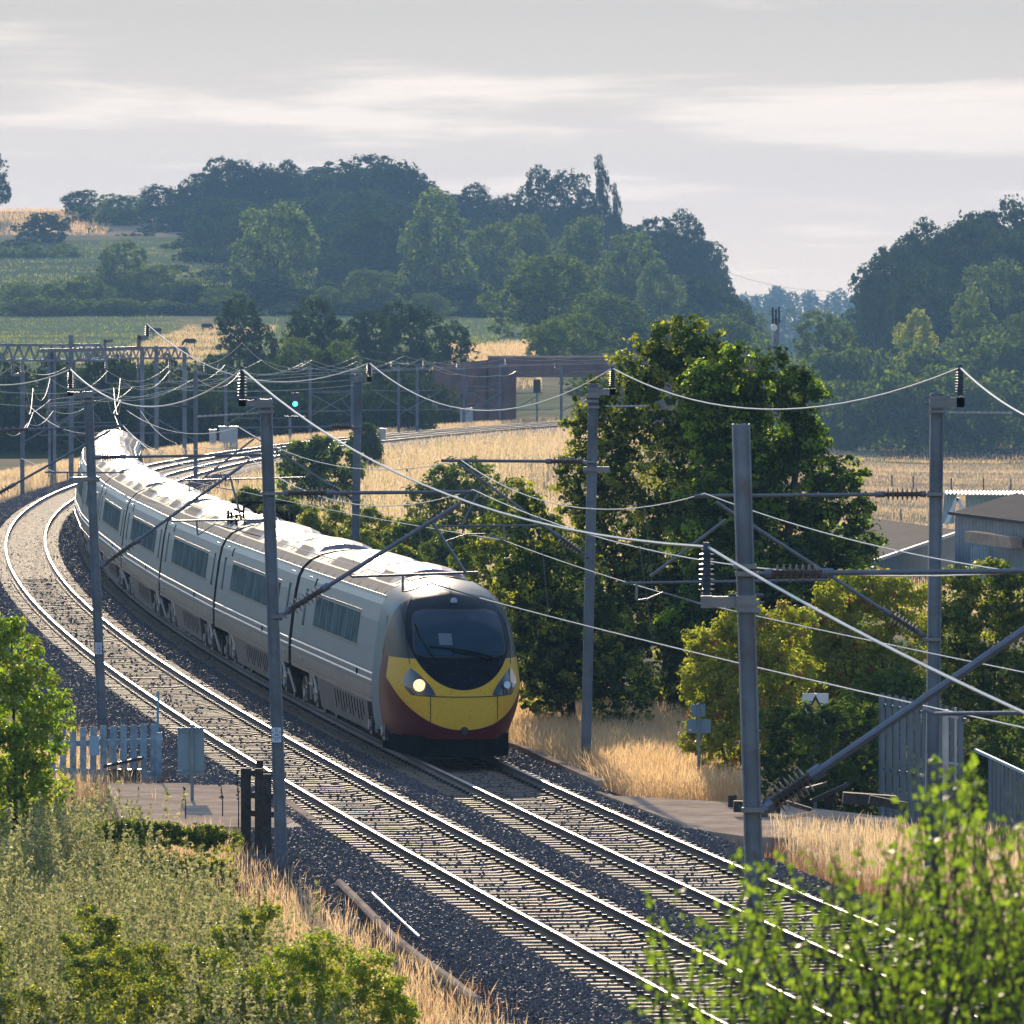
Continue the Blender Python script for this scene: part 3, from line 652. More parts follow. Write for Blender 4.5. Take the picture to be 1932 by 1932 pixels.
shrub('flowering_bush', 'pale seeding bush above the left end of the steel fence', 'shrub', 1670, 1380, 168,
      [(1640, 1310, 36), (1690, 1300, 40), (1730, 1310, 36), (1600, 1340, 30), (1660, 1350, 36)], ['leaf_mid', 'leaf_pale'], 500, 20, .15, .09, 19, .6)
shrub('ivy_clump', 'bright leafy clump growing over the steel fence at the right edge', 'shrub', 1880, 1440, 162,
      [(1850, 1400, 40), (1900, 1380, 44), (1930, 1420, 40), (1875, 1440, 36)], ['leaf_mid'], 420, 20, .15, .09, 20, .6)
shrub('gorse_bush', 'rounded dark green bush in the dry grass behind the train roof', 'shrub', 860, 975, 330,
      [(830, 915, 36), (880, 900, 40), (920, 935, 36), (800, 950, 34), (860, 950, 50), (940, 965, 30)], ['leaf_mid', 'leaf_pale'], 700, 20, .3, .16, 21)
shrub('conical_bush', 'small dark conical bush beside the line, near the grey cabinet', 'shrub', 690, 862, 520,
      [(685, 815, 18), (700, 838, 20), (680, 845, 22), (708, 852, 16), (690, 858, 24)], ['leaf_dark'], 420, 18, .4, .22, 22)
shrub('broom_bush', 'dark bush behind the second mast, left of the dry grass', 'shrub', 600, 910, 420,
      [(570, 870, 40), (610, 858, 36), (650, 878, 34), (560, 905, 36), (620, 900, 40), (660, 905, 24)], ['leaf_dark', 'leaf_fresh'], 700, 20, .35, .2, 23)
for i, (x, y, w_, D, mk, lab) in enumerate([
    (475, 925, 60, 330, 'leaf_mid', 'grey-green bush left of the second mast above the train roof'),
    (540, 945, 70, 320, 'leaf_mid', 'mid green bush behind the second mast above the train roof'),
    (610, 965, 76, 300, 'leaf_gold', 'gold-green shrub above the train roof, right of the second mast'),
    (700, 975, 80, 290, 'leaf_gold', 'gold-green shrub just right of the third lineside mast on the right'),
    (780, 990, 76, 285, 'leaf_mid', 'mid green shrub below the rounded dark bush'),
    (850, 1010, 70, 262, 'leaf_mid', 'shrub in front of the pale track plates, right of the train roof'),
    (760, 1040, 60, 260, 'leaf_gold', 'low golden shrub touching the line of the train roof'),
    (670, 1010, 70, 275, 'leaf_gold', 'low reddish-gold shrub behind the train roof at the slim mast')]):
    y += 20; w_ *= .86; shrub('lineside_shrub', lab, 'shrub', x, y + 60, D, [(x - w_ * .45, y + 14, w_ * .42), (x + w_ * .4, y + 10, w_ * .45), (x, y, w_ * .5), (x - w_ * .2, y + 40, w_ * .6), (x + w_ * .35, y + 45, w_ * .5)],
          [mk, 'leaf_mid' if mk != 'leaf_mid' else 'leaf_gold'], 800, 22, .22, .12, 30 + i)
shrub('sallow_bush', 'bright green sallow bush at the left edge by the picket gate', 'shrub', 30, 1500, 146,
      [(20, 1240, 60), (-20, 1200, 50), (60, 1290, 50), (100, 1350, 40), (30, 1340, 70), (-10, 1420, 70), (70, 1400, 54), (20, 1470, 54), (10, 1180, 26)],
      ['leaf_fresh', 'leaf_gold'], 1500, 22, .15, .085, 50, .6)
shrub('privet_bush', 'olive bush filling the bottom left corner', 'shrub', 130, 1960, 107,
      [(x + (x * 37 % 23), int(1845 + 45 * math.sin(x / 41) + 25 * math.sin(x / 13)) + (x * 53 % 60), 18 + x % 19) for x in range(-40, 400, 14)], ['leaf_gold', 'leaf_pale'], 2900, 18, .10, .045, 51, .4, shares=(.5, .5), stems=0)
shrub('privet_bush', 'yellow-green bush at the bottom between the corner and the dry grass', 'shrub', 620, 1960, 107,
      [(x + (x * 37 % 23), int(np.interp(x, [400, 560, 640, 780], [1870, 1790, 1780, 1890])) + (x * 53 % 73), 20 + x % 21) for x in range(410, 770, 12)] + [(x, 1900, 34) for x in range(420, 780, 40)], ['leaf_gold', 'leaf_fresh'], 3600, 20, .10, .045, 52, .5, shares=(.55, .45), stems=0)
shrub('nettle_clump', 'dark clump above the bottom left corner in shade', 'shrub', 330, 1800, 112,
      [(x + (x * 31 % 19), int(1760 + 45 * math.sin(x / 47 + 1)) + (x * 57 % 83), 18 + x % 15) for x in range(120, 500, 18)], ['leaf_gold', 'leaf_pale'], 1900, 20, .10, .05, 53, .5, stems=0)
shrub('bramble_bush', 'low green bramble round the foot of the grey sign back', 'shrub', 330, 1590, 138,
      [(x, 1562 + (x * 47 % 61), 18 + x % 11) for x in range(200, 440, 13)] + [(x, 1650 + (x * 31 % 50), 28) for x in range(200, 440, 22)], ['leaf_mid', 'leaf_gold'], 1900, 18, .10, .06, 54, .4, stems=0)

# near shrub, out of focus, growing on the bank below the bridge
def near_shrub():
    D = 33.0; r = np.random.RandomState(77); X0 = P(1700, 1900, D).x; z0 = float(TZ(X0, D))
    o = thing('willow_shrub', 'blurred leafy green shrub filling the lower right corner close to the camera', 'shrub', (X0, D, z0))
    mb = MB(); C_ = []; N_ = []
    env = [(1170, 1800), (1200, 1640), (1290, 1630), (1350, 1560), (1480, 1570), (1560, 1540), (1660, 1560), (1740, 1400), (1800, 1380), (1850, 1370), (1880, 1500), (1960, 1450), (2060, 1450)]
    for i in range(360):
        px = 1180 + 840 * r.rand() ** (.75 if i < 230 else .5); D_ = D + r.uniform(-2.2, 2.6)
        t_ = sil(env, px); py = t_ + abs(r.normal()) * 120 + r.uniform(0, 60) if r.rand() < .8 else t_ + r.uniform(100, 420)
        if i > 230: py = t_ + r.uniform(160, 420)
        if px < 1380: py = max(py, 1640 + r.rand() * 120)
        tip = P(px, py, D_); b = Vector((tip.x + r.uniform(-.35, .45), D_ + r.uniform(-.2, .2), tip.z - r.uniform(.9, 1.5)))
        mid = b.lerp(tip, .5) + Vector((r.uniform(-.14, .14), 0, 0)); mb.tube([b, mid, tip], [.006, .005, .002], 4)
        n = int(r.uniform(30, 52))
        for k in range(n):
            t2 = (k + .5) / n; p = (b.lerp(mid, t2 * 2) if t2 < .5 else mid.lerp(tip, t2 * 2 - 1))
            C_.append(np.array(p) + r.normal(size=3) * .042 * (1.35 - t2)); N_.append(r.normal(size=3) * .6 + [0, -.3, .6])
    N_ = np.array(N_); N_ /= np.linalg.norm(N_, axis=1)[:, None]
    V, Q = leaves(np.array(C_), N_, .042, r, .6)
    link('crown', npmesh('crown', V - np.array([X0, D, z0]), Q, M['leaf_shrub']), o, o['_w'])
    for i in range(14):
        b = Vector((X0 + r.uniform(-.5, 1.2), D + r.uniform(-1.5, 1.5), z0 - .1)); e = Vector((X0 + r.uniform(-.3, 1.), D + r.uniform(-2, 2), P(1600, 1880, D).z))
        mb.tube([b, b.lerp(e, .5) + Vector((.05, 0, 0)), e], [.03, .02, .008], 5)
    mb.build('stems', M['bark'], o)
near_shrub()

# ------------------------------------------------------------------ grasses and weeds (uncountable)
def blades(name, pts, h, wd, mk, seed, lean=.25, head=True):
    r = np.random.RandomState(seed); n = len(pts); a = r.uniform(0, PI, n); h = h * r.uniform(.55, 1.25, n)
    ux = np.c_[np.cos(a), np.sin(a), np.zeros(n)]; la = r.uniform(0, 2 * PI, n); ln = np.abs(r.normal(size=n)) * lean
    off = np.c_[np.cos(la) * ln, np.sin(la) * ln, np.zeros(n)] * h[:, None]; up = np.c_[np.zeros(n), np.zeros(n), h]
    w_ = wd * r.uniform(.6, 1.4, n)[:, None]
    b0 = pts - ux * w_ * .35; b1 = pts + ux * w_ * .35; m = pts + up * .68 + off * .45
    hw = w_ * (.9 if head else .35); m0 = m - ux * hw * .5; m1 = m + ux * hw * .5; tp = pts + up + off
    if head:
        V = np.stack([b0, b1, m + ux * w_ * .12, m - ux * w_ * .12, m0 + up * .14 + off * .2, tp, m1 + up * .14 + off * .2], 1).reshape(-1, 3); o = np.arange(n)[:, None] * 7
        Q = np.concatenate([o + [0, 1, 2, 3], o + [3, 2, 6, 5], o + [3, 5, 5, 4]], 1).reshape(-1, 4)
        Q = np.concatenate([o + [0, 1, 2, 3], o + [3, 6, 5, 4]], 1).reshape(-1, 4)
    else:
        V = np.stack([b0, b1, m1, m0, tp], 1).reshape(-1, 3); o = np.arange(n)[:, None] * 5
        Q = np.concatenate([o + [0, 1, 2], o + [0, 2, 3], o + [3, 2, 4]], 1).reshape(-1, 3)
    return tag(link(name, npmesh(name, V, Q, M[mk])), kind='stuff')
def scat(n, f, d0, d1, D0, D1, seed):
    """random ground points at offsets d from the surveyed rail, kept with probability f(d, D, noise)"""
    r = np.random.RandomState(seed); d = r.uniform(d0, d1, n); D = r.uniform(D0, D1, n); X = XA_L(D) + d
    px = 966 + X / D * F; k = (r.rand(n) < f(d, D, vn(X, D, 1.3, seed) * .6 + vn(X, D, .5, seed + 1) * .4)) & (px > -60) & (px < 1990)
    X, D = X[k], D[k]; return np.c_[X, D, TZ(X, D) - .03]
pathL = lambda d, D: (D > 150) & (D < 165)
pathR = lambda d, D: (D > 148.5) & (D < 161)
c01 = lambda a: np.clip(a, 0, 1)
# left verge
blades('dry_verge_grass', scat(60000, lambda d, D, n: c01((n - .25) * 3) * np.where(pathL(d, D), .03, 1) * c01((-2.15 - d) * 1.8), -7, -2.1, 100, 185, 1), .62, .012, 'straw', 1)
blades('rusty_verge_grass', scat(13000, lambda d, D, n: c01((n - .5) * 4) * np.where(pathL(d, D), .05, 1), -3.6, -1.85, 100, 190, 2), .42, .012, 'straw_red', 2)
blades('green_verge_grass', scat(70000, lambda d, D, n: c01((n - .3) * 3) * np.where(pathL(d, D), .02, 1) * c01((-3.6 - d) * 1.2), -13, -3.6, 100, 200, 3), .55, .016, 'grass_green', 3, head=False)
# right verge and crossing
blades('golden_grass', scat(110000, lambda d, D, n: c01((n - .15) * 4) * np.where(pathR(d, D), 0.0, 1) * c01((d - 6.3) * 2), 6.2, 11.5, 159, 215, 4), .78, .014, 'straw', 4, .3)
blades('rusty_grass', scat(30000, lambda d, D, n: c01((n - .4) * 4) * np.where(pathR(d, D), 0.0, 1), 6.0, 9.5, 100, 212, 5), .42, .014, 'straw_red', 5)
blades('seeding_grass', scat(60000, lambda d, D, n: c01((n - .3) * 4) * np.where(pathR(d, D), .0, 1), 7.0, 15, 118, 150, 6), .75, .013, 'straw_pale', 6, .2)
blades('green_tufts', scat(50000, lambda d, D, n: c01((n - .45) * 4) * np.where(pathR(d, D), .0, 1), 8.0, 16, 112, 215, 7), .55, .018, 'grass_green', 7, head=False)
# far dry grass inside the curve, beyond it and along the far line
blades('meadow_grass', scat(90000, lambda d, D, n: c01((n - .1) * 3), 7, 46, 290, 690, 8), .75, .05, 'straw_pale', 8, .3)
blades('meadow_green', scat(22000, lambda d, D, n: c01((n - .55) * 5), 7, 40, 280, 640, 9), .8, .06, 'grass_green', 9, .3, head=False)
blades('far_verge_grass', scat(60000, lambda d, D, n: c01((n - .1) * 3) * c01((-3.0 - d) * .8), -9, -3.2, 330, 720, 10), .75, .05, 'straw_pale', 10, .3)
def field_pts(n, X0, X1, D0, D1, seed, thr=.2):
    r = np.random.RandomState(seed); X = r.uniform(X0, X1, n); D = r.uniform(D0, D1, n)
    k = r.rand(n) < c01((vn(X, D, 9, seed) * .6 + vn(X, D, 2.5, seed + 1) * .4 - thr) * 4); X, D = X[k], D[k]
    return np.c_[X, D, TZ(X, D) - .03]
blades('right_field_grass', field_pts(90000, 20, 74, 560, 1130, 31), .30, .05, 'straw', 31, .4)
blades('hilltop_field_grass', field_pts(26000, -235, -85, 1790, 1960, 32), .9, .2, 'straw', 32, .4)
blades('pasture_sunlit_patch', field_pts(9000, -50, -36, 980, 1330, 33), .45, .1, 'straw', 33, .4)  # straw colour paints the sunlit patch in the shaded pasture
blades('pasture_grass', field_pts(36000, -95, 0, 870, 1420, 35, .3), .35, .11, 'grass_green', 35, .4, head=False)
blades('hillside_grass', field_pts(16000, -120, -50, 1500, 1760, 36, .35), .45, .16, 'grass_green', 36, .4, head=False)
blades('bridge_field_grass', field_pts(9000, -9, 3, 850, 1150, 34), .6, .1, 'straw', 34, .4)
# weeds: a stem carrying many small leaves, in thousands
def weed_proto(r, n, h, w_, leaf):
    z = r.rand(n) ** .8; c = np.c_[r.normal(size=n) * w_ * (1.05 - z), r.normal(size=n) * w_ * (1.05 - z), z * h]; nr = r.normal(size=(n, 3)) + [0, 0, .5]; nr /= np.linalg.norm(nr, axis=1)[:, None]
    return leaves(c, nr, leaf, r, .45)
def weeds(name, pts, mk, seed, n=44, h=1., w_=.09, leaf=.06):
    r = np.random.RandomState(seed); pr = [weed_proto(r, n, h, w_, leaf)[0] for _ in range(4)]; Vs = []
    k = r.randint(4, size=len(pts)); s = r.uniform(.6, 1.2, len(pts)) * (.45 + 1.0 * vn(pts[:, 0], pts[:, 1] * .35, .9, seed + 3)); a = r.uniform(0, 6.28, len(pts)); lx = r.normal(size=(len(pts), 2)) * .12
    for i, p in enumerate(pts):
        v = pr[k[i]] * s[i]; ca, sa = math.cos(a[i]), math.sin(a[i])
        Vs.append(np.c_[v[:, 0] * ca - v[:, 1] * sa + lx[i, 0] * v[:, 2], v[:, 0] * sa + v[:, 1] * ca + lx[i, 1] * v[:, 2], v[:, 2]] + p)
    V = np.concatenate(Vs); return tag(link(name, npmesh(name, V, np.arange(len(V)).reshape(-1, 4), M[mk])), kind='stuff')
weeds('mugwort_weeds', scat(6500, lambda d, D, n: c01((n - .28) * 6) * c01((-4.0 - d) * 1.0) * (D < 147), -12, -4.2, 104, 150, 21), 'weed', 1, n=52, h=1.25, w_=.075, leaf=.07)
weeds('weed_spikes', scat(500, lambda d, D, n: c01((n - .35) * 4), -12, -4.6, 128, 158, 24), 'leaf_mid', 5, n=60, h=1.7, w_=.035, leaf=.05)
weeds('green_weeds', scat(1700, lambda d, D, n: c01((n - .4) * 4) * np.where(pathL(d, D), 0, 1), -13, -4.4, 104, 178, 22), 'leaf_mid', 2, h=.8, w_=.13, leaf=.07)
weeds('lineside_weeds', scat(1200, lambda d, D, n: c01((n - .4) * 4) * np.where(pathR(d, D), 0, 1), 9, 15, 116, 200, 23), 'leaf_mid', 3, h=.7, w_=.14, leaf=.08)
# ------------------------------------------------------------------ the train
def car_mat():
    m = bpy.data.materials.new('silver_bodywork'); m.use_nodes = True; t = NT(m.node_tree); t.n.clear(); co = t.add('ShaderNodeTexCoord').outputs['Object']; s3 = t.add('ShaderNodeSeparateXYZ', {0: co})
    st_ = t.add('ShaderNodeTexNoise', {'Vector': t.add('ShaderNodeVectorMath', {0: co, 1: (1., 2.2, .22)}, operation='MULTIPLY').outputs[0], 'Scale': 2.4, 'Detail': 6., 'Roughness': .7}).outputs[0]
    pn = t.add('ShaderNodeTexNoise', {'Vector': co, 'Scale': .45, 'Detail': 3.}).outputs[0]
    c = t.mix(t.maprange(pn, .35, .65), (.075, .18, .24), (.10, .205, .255)); c = t.mix(t.maprange(st_, .5, .75, 0, .45), c, (.10, .12, .12))
    gr = t.math('MULTIPLY', t.maprange(s3.outputs[2], 1.05, 1.75, .85, 0), t.maprange(st_, .3, .6, .4, 1)); c = t.mix(gr, c, (.085, .075, .066))
    t.add('ShaderNodeOutputMaterial', {0: t.add('ShaderNodeBsdfPrincipled', {'Base Color': c, 'Roughness': .34, 'Specular IOR Level': .12}).outputs[0]}); return m
M['car'] = car_mat()
M['roof'] = mat('pale_roof_paint', (.125, .118, .118), .6, .0, .2, .8, spec=.03, dirt=(.07, .06, .06))
M['glass'] = mat('tinted_window_glass', (.105, .15, .155), .5, .0, .35, 1.2, spec=.0)
M['glass_fr'] = mat('window_frame_grey', (.10, .145, .15), .4, .0, spec=.1)
M['skirt'] = mat('underframe_grey', (.11, .115, .12), .5, .0, .2, 1.5, spec=.15, dirt=(.08, .07, .065))
M['dark'] = mat('grimy_black', (.010, .010, .011), .6, .0, .4, 4, spec=.0)
M['bogie'] = mat('bogie_metal', (.07, .068, .068), .4, .6, .5, 5, dirt=(.2, .17, .14))
M['gap'] = mat('gangway_rubber', (.02, .02, .022), .7)
M['screen'] = mat('windscreen_glass', (.005, .035, .06), .14, .0, spec=.22)
M['waist_glint'] = mat('waist_glint_metal', (.55, .50, .46), .35, .8, .1, 2)  # bright metal for the added bars that imitate waist reflections
M['dome'] = mat('roof_cowl_purple_grey', (.11, .095, .12), .4, .3, .1, 2)  # roof seams; also carries the cowl ends' shade as colour
PRF = np.array([(1.28, .38), (1.335, .7), (1.362, .98), (1.368, 1.25), (1.345, 1.65), (1.295, 2.1), (1.225, 2.6), (1.15, 2.95), (1.05, 3.14), (.88, 3.31), (.62, 3.43), (.32, 3.50), (0, 3.53)])
hw_of = lambda z: float(np.interp(z, PRF[:, 1], PRF[:, 0]))
Wn = lambda s: .66 + .708 * (1 - (1 - min(max(s, 0) / 2.7, 1)) ** 2.2) ** .62
Tn = lambda s: float(np.interp(s, [0, .04, .12, .28, .5, .8, 1.2, 1.7, 2.3, 3.0, 3.8, 4.8], [1.12, 1.35, 1.55, 1.82, 2.10, 2.40, 2.72, 3.00, 3.23, 3.40, 3.49, 3.53]))
ZB = .46
TP = lambda s, z: 1 - .27 * max(0., 1 - (z - .46) / 1.05) ** 1.3 * max(0., 1 - s / 4.8)
def hwn(s, z):
    t = (z - ZB) / (Tn(s) - ZB)
    if t > 1: return -1
    return Wn(s) / 1.368 * hw_of(.38 + t * 3.15) * TP(s, z)
def noseY(x, z):
    a, b = 0., 4.8
    if hwn(a, z) >= abs(x): return 0.
    for _ in range(26):
        m = (a + b) / 2
        if hwn(m, z) >= abs(x): b = m
        else: a = m
    return b
def nose_mat():
    m = bpy.data.materials.new('cab_livery'); m.use_nodes = True; t = NT(m.node_tree); t.n.clear()
    s3 = t.add('ShaderNodeSeparateXYZ', {0: t.add('ShaderNodeTexCoord').outputs['Object']}); x, y, z = s3.outputs
    def ell(cz, rx, rz):
        a = t.math('DIVIDE', x, rx); b = t.math('DIVIDE', t.math('SUBTRACT', z, cz), rz)
        return t.math('ADD', t.math('MULTIPLY', a, a), t.math('MULTIPLY', b, b))
    lt = lambda v, c: t.math('LESS_THAN', v, c)
    mask = t.math('MULTIPLY', t.math('MAXIMUM', lt(ell(2.62, 1.03, 1.20), 1), t.math('MULTIPLY', t.math('GREATER_THAN', z, 2.6), lt(t.math('ABSOLUTE', x), 1.03))), lt(y, 2.75))
    yel = t.math('MULTIPLY', t.math('MULTIPLY', lt(ell(1.95, 1.38, 1.31), 1), lt(y, 2.2)), lt(z, 2.02))
    upper = t.math('MULTIPLY', t.math('GREATER_THAN', z, 2.0), lt(y, 2.9))
    back = t.math('GREATER_THAN', t.math('ADD', y, t.math('MULTIPLY', z, .45)), 4.05)
    ns = t.add('ShaderNodeTexNoise', {'Vector': t.add('ShaderNodeTexCoord').outputs['Object'], 'Scale': 14., 'Detail': 8., 'Roughness': .8}).outputs[0]
    c = t.mix(upper, (.085, .012, .018), (.055, .06, .055))
    c = t.mix(yel, c, (.66, .43, .045)); c = t.mix(mask, c, (.004, .009, .017)); c = t.mix(back, c, (.085, .19, .24))
    roofc = t.math('MULTIPLY', t.math('GREATER_THAN', z, 3.05), t.math('GREATER_THAN', y, 2.75)); c = t.mix(roofc, c, (.14, .132, .13))
    c = t.mix(t.maprange(ns, .52, .68, 0, .5), c, (.10, .075, .05))
    t.add('ShaderNodeOutputMaterial', {0: t.add('ShaderNodeBsdfPrincipled', {'Base Color': c, 'Roughness': .34, 'Coat Weight': .0, 'Specular IOR Level': .03}).outputs[0]})
    return m
M['nose'] = nose_mat()
CL = 23.4
def sweep(prof, y0, y1, name_, both=True):
    mb = MB(); pts = [(-a, z) for a, z in prof] + [(a, z) for a, z in prof[::-1][1:]]
    n = len(pts); ysl = [y0, y1]
    vs = [(x, y, z) for y in ysl for x, z in pts]
    fs = [(i, i + 1, n + i + 1, n + i) for i in range(n - 1)] + [tuple(range(n))[::-1], tuple(range(n, 2 * n))]
    return mb.add(vs, fs)
def side_panel(mb, y0, y1, z0, z1, out=.006, side=-1, mi=0, th=.03):
    a, b = hw_of(z0), hw_of(z1); vs = []
    for o in (-th, out):
        for (y, z, h) in ((y0, z0, a), (y1, z0, a), (y1, z1, b), (y0, z1, b)): vs.append((side * (h + o), y, z))
    mb.add(vs, [(4, 5, 6, 7), (0, 3, 2, 1), (0, 1, 5, 4), (1, 2, 6, 5), (2, 3, 7, 6), (3, 0, 4, 7)], mi)
PT = [tuple(p) for p in PRF[2:]]
def lpart(name, mb, m, parent, smooth=False):
    o = bpy.data.objects.new(name, mb.mesh(name, m, smooth=smooth)); C.objects.link(o); o.parent = parent; return o
CUR = at(GB, 300)
def coach(parent, lead, kind):
    y0 = 4.8 if lead else .25
    up = [(a, z) for a, z in PT if z >= 3.14 - .001]
    mbw = MB(); n = len(PT)
    for sd in (-1, 1):                                   # body sides
        low = [p for p in PT if p[1] <= 3.15]
        for i in range(len(low) - 1):
            (a, z0), (b, z1) = low[i], low[i + 1]
            mbw.add([(sd * a, y0, z0), (sd * a, CL, z0), (sd * b, CL, z1), (sd * b, y0, z1)], [(0, 1, 2, 3)])
    pts = [(-a, z) for a, z in up] + [(a, z) for a, z in up[::-1][1:]]; k = len(pts)
    mbw.add([(x, y, z) for y in (y0, CL) for x, z in pts], [(i, i + 1, k + i + 1, k + i) for i in range(k - 1)], 1)
    ept = [(-a, z) for a, z in PT] + [(a, z) for a, z in PT[::-1]]
    mbw.add([(x, CL, z) for x, z in ept], [tuple(range(len(ept)))], 2)
    if not lead: mbw.add([(x, y0, z) for x, z in ept], [tuple(range(len(ept)))], 2)
    body = lpart('coach', mbw, [M['car'], M['roof'], M['gap']], parent)
    # gangway to the coach behind
    g = MB(); gp_ = [(a * .93, z if z < 3 else 3 + (z - 3) * .85) for a, z in PT]; gg = [(-a, z) for a, z in gp_] + [(a, z) for a, z in gp_[::-1]]
    kk = len(gg); g.add([(x, y, z) for y in (CL, CL + .55) for x, z in gg], [(i, i + 1, kk + i + 1, kk + i) for i in range(kk - 1)])
    if kind != 'tail': lpart('gangway', g, M['gap'], body)
    # windows on both flanks
    nW = 7 if lead else 8; ws = 8.6 if lead else 4.2; we = 18.8 if lead else 19.2
    st_ = (we - ws) / nW
    wins = []
    bandz = (2.03, 2.66)
    for sd in (-1, 1):
        f = MB(); side_panel(f, ws - .15, we + .02, bandz[0] - .07, bandz[1] + .07, .004, sd); lpart('window_band', f, M['glass_fr'], body)
        for i in range(nW):
            w_ = MB(); side_panel(w_, ws + i * st_ + .05, ws + (i + 1) * st_ - .15, bandz[0], bandz[1], .012, sd); lpart('window', w_, M['glass'], body)
    for sd in (-1, 1):                                   # doors with their own narrow windows
        for dy in ([20.6] if lead else [1.2, 21.2]):
            d = MB(); side_panel(d, dy, dy + .95, 1.2, 3.02, .010, sd); dd_ = lpart('door', d, M['car'], body)
            d = MB(); side_panel(d, dy + .28, dy + .66, 1.95, 2.75, .018, sd); lpart('window', d, M['glass'], body)
            d = MB()
            for yy in (dy - .03, dy + .96): side_panel(d, yy, yy + .035, 1.18, 3.04, .012, sd)
            lpart('door_seal', d, M['dark'], body)
        d = MB(); side_panel(d, 19.75 if not lead else 19.4, 19.95 if not lead else 19.6, 2.83, 3.02, .02, sd); lpart('marker_light', d, M['dark'], body); d = MB(); side_panel(d, 7.9, 8.05, 1.42, 1.55, .02, sd); lpart('fuel_flap', d, M['dark'], body)
        d = MB()
        side_panel(d, y0, CL, 3.10, 3.135, .012, sd); side_panel(d, y0, CL, 1.325, 1.36, .012, sd); side_panel(d, y0, CL, 1.06, 1.085, .02, sd); lpart('body_rail', d, M['glass_fr'], body)
        for zz in (1.42, 1.56): lpart('waist_reflection', MB().cyl((sd * (hw_of(zz) + .0), y0, zz), (sd * (hw_of(zz) + .0), CL, zz), .022, n=8), M['waist_glint'], body)  # added bars standing in for the bright reflection streaks along the waist
    # skirts, with slots
    s0, s1 = (6.1, 17.6)
    for sd in (-1, 1):
        sk = MB()
        hb, ht = 1.24, 1.33
        sk.add([(sd * hb, s0 + .35, .33), (sd * hb, s1 - .35, .33), (sd * ht, s1, 1.0), (sd * ht, s0, 1.0), (sd * (hb - .25), s0 + .35, .33), (sd * (hb - .25), s1 - .35, .33), (sd * (ht - .25), s1, 1.0), (sd * (ht - .25), s0, 1.0)],
               [(0, 1, 2, 3), (0, 4, 5, 1), (4, 7, 6, 5), (0, 3, 7, 4), (1, 5, 6, 2), (2, 6, 7, 3)]); so_ = lpart('skirt', sk, M['skirt'], body)
        sl_ = MB()
        for i, yy in enumerate(np.arange(s0 + 1.0, s1 - 4.2, .62)):
            z0, z1 = (.48, .90) if i % 3 else (.60, .90)
            f = lambda z: sd * (hb + (ht - hb) * (z - .33) / .67 + .004)
            sl_.add([(f(z0), yy, z0), (f(z0), yy + .2, z0), (f(z1), yy + .2, z1), (f(z1), yy, z1)], [(0, 1, 2, 3)])
        tag(lpart('skirt_slots', sl_, M['dark'], body), kind='stuff')
    uf = MB().box((0, (y0 + CL) / 2, .92), (2.3, CL - y0, .3)).box((0, 11.8, .62), (2.1, 11.0, .5)); lpart('underframe', uf, M['dark'], body)
    for by in (4.0 if not lead else 5.0, 19.6 + .2):
        b = MB()
        for sd in (-1, 1):
            b.box((sd * 1.08, by, .58), (.16, 2.9, .22)); b.box((sd * 1.14, by, .80), (.2, .7, .3)); b.box((sd * 1.22, by - .1, 1.0), (.05, .5, .08), mi=1)
            for wy in (-1.35, 1.35):
                b.cyl((sd * .70, by + wy, .43), (sd * .82, by + wy, .43), .43, n=20); b.box((sd * 1.12, by + wy, .45), (.22, .42, .36)); b.cyl((sd * 1.22, by + wy, .46), (sd * 1.28, by + wy, .46), .11, n=10, mi=1)
                b.cyl((sd * 1.14, by + wy * .62, .35), (sd * 1.2, by + wy * .3, .95), .05, mi=1); b.cyl((sd * 1.05, by + wy * 1.35, .25), (sd * 1.2, by + wy * 1.3, .8), .035, mi=1)
        b.box((0, by, .45), (1.4, .5, .35))
        lpart('bogie', b, [M['bogie'], M['steel_lt']], body)
    # roof gear: long cowls with curved ends coloured dark for their shade, ribs, vents
    for (a0, a1, hh) in ([(5.9, 9.8, .17), (13.5, 20.5, .15)] if lead else [(1.2, 5.6, .17), (8.5, 11.5, .10), (15.0, 21.8, .17)]):
        c = MB(); m_ = 14; rows = []
        for j, (fy, fh) in enumerate([(0, 0), (.07, .6), (.16, 1), (.84, 1), (.93, .6), (1, 0)]):
            y = a0 + (a1 - a0) * fy; row = []
            for i in range(9):
                x = -.86 + 1.72 * i / 8; z = np.interp(abs(x), PRF[::-1, 0], PRF[::-1, 1]) - .01 + hh * fh * (1 - (abs(x) / .86) ** 4)
                row.append((x, y, z))
            rows.append(row)
        vs = [p for r_ in rows for p in r_]
        c.add(vs, [(j * 9 + i, j * 9 + i + 1, j * 9 + 10 + i, j * 9 + 9 + i) for j in range(5) for i in range(8)])
        for j in (0, 1, 4):  # shade of the sloping ends put in as a darker colour
            for i in range(8): c.m[j * 8 + i] = 1
        lpart('roof_cowl', c, [M['roof'], M['dome']], body)
    for yy in np.arange(y0 + .6, CL - .4, 1.9):
        v = MB(); v.tube([(x, yy, np.interp(abs(x), PRF[::-1, 0], PRF[::-1, 1]) + .006) for x in np.linspace(-1.05, 1.05, 9)], .008, 4); lpart('roof_seam', v, M['dome'], body)
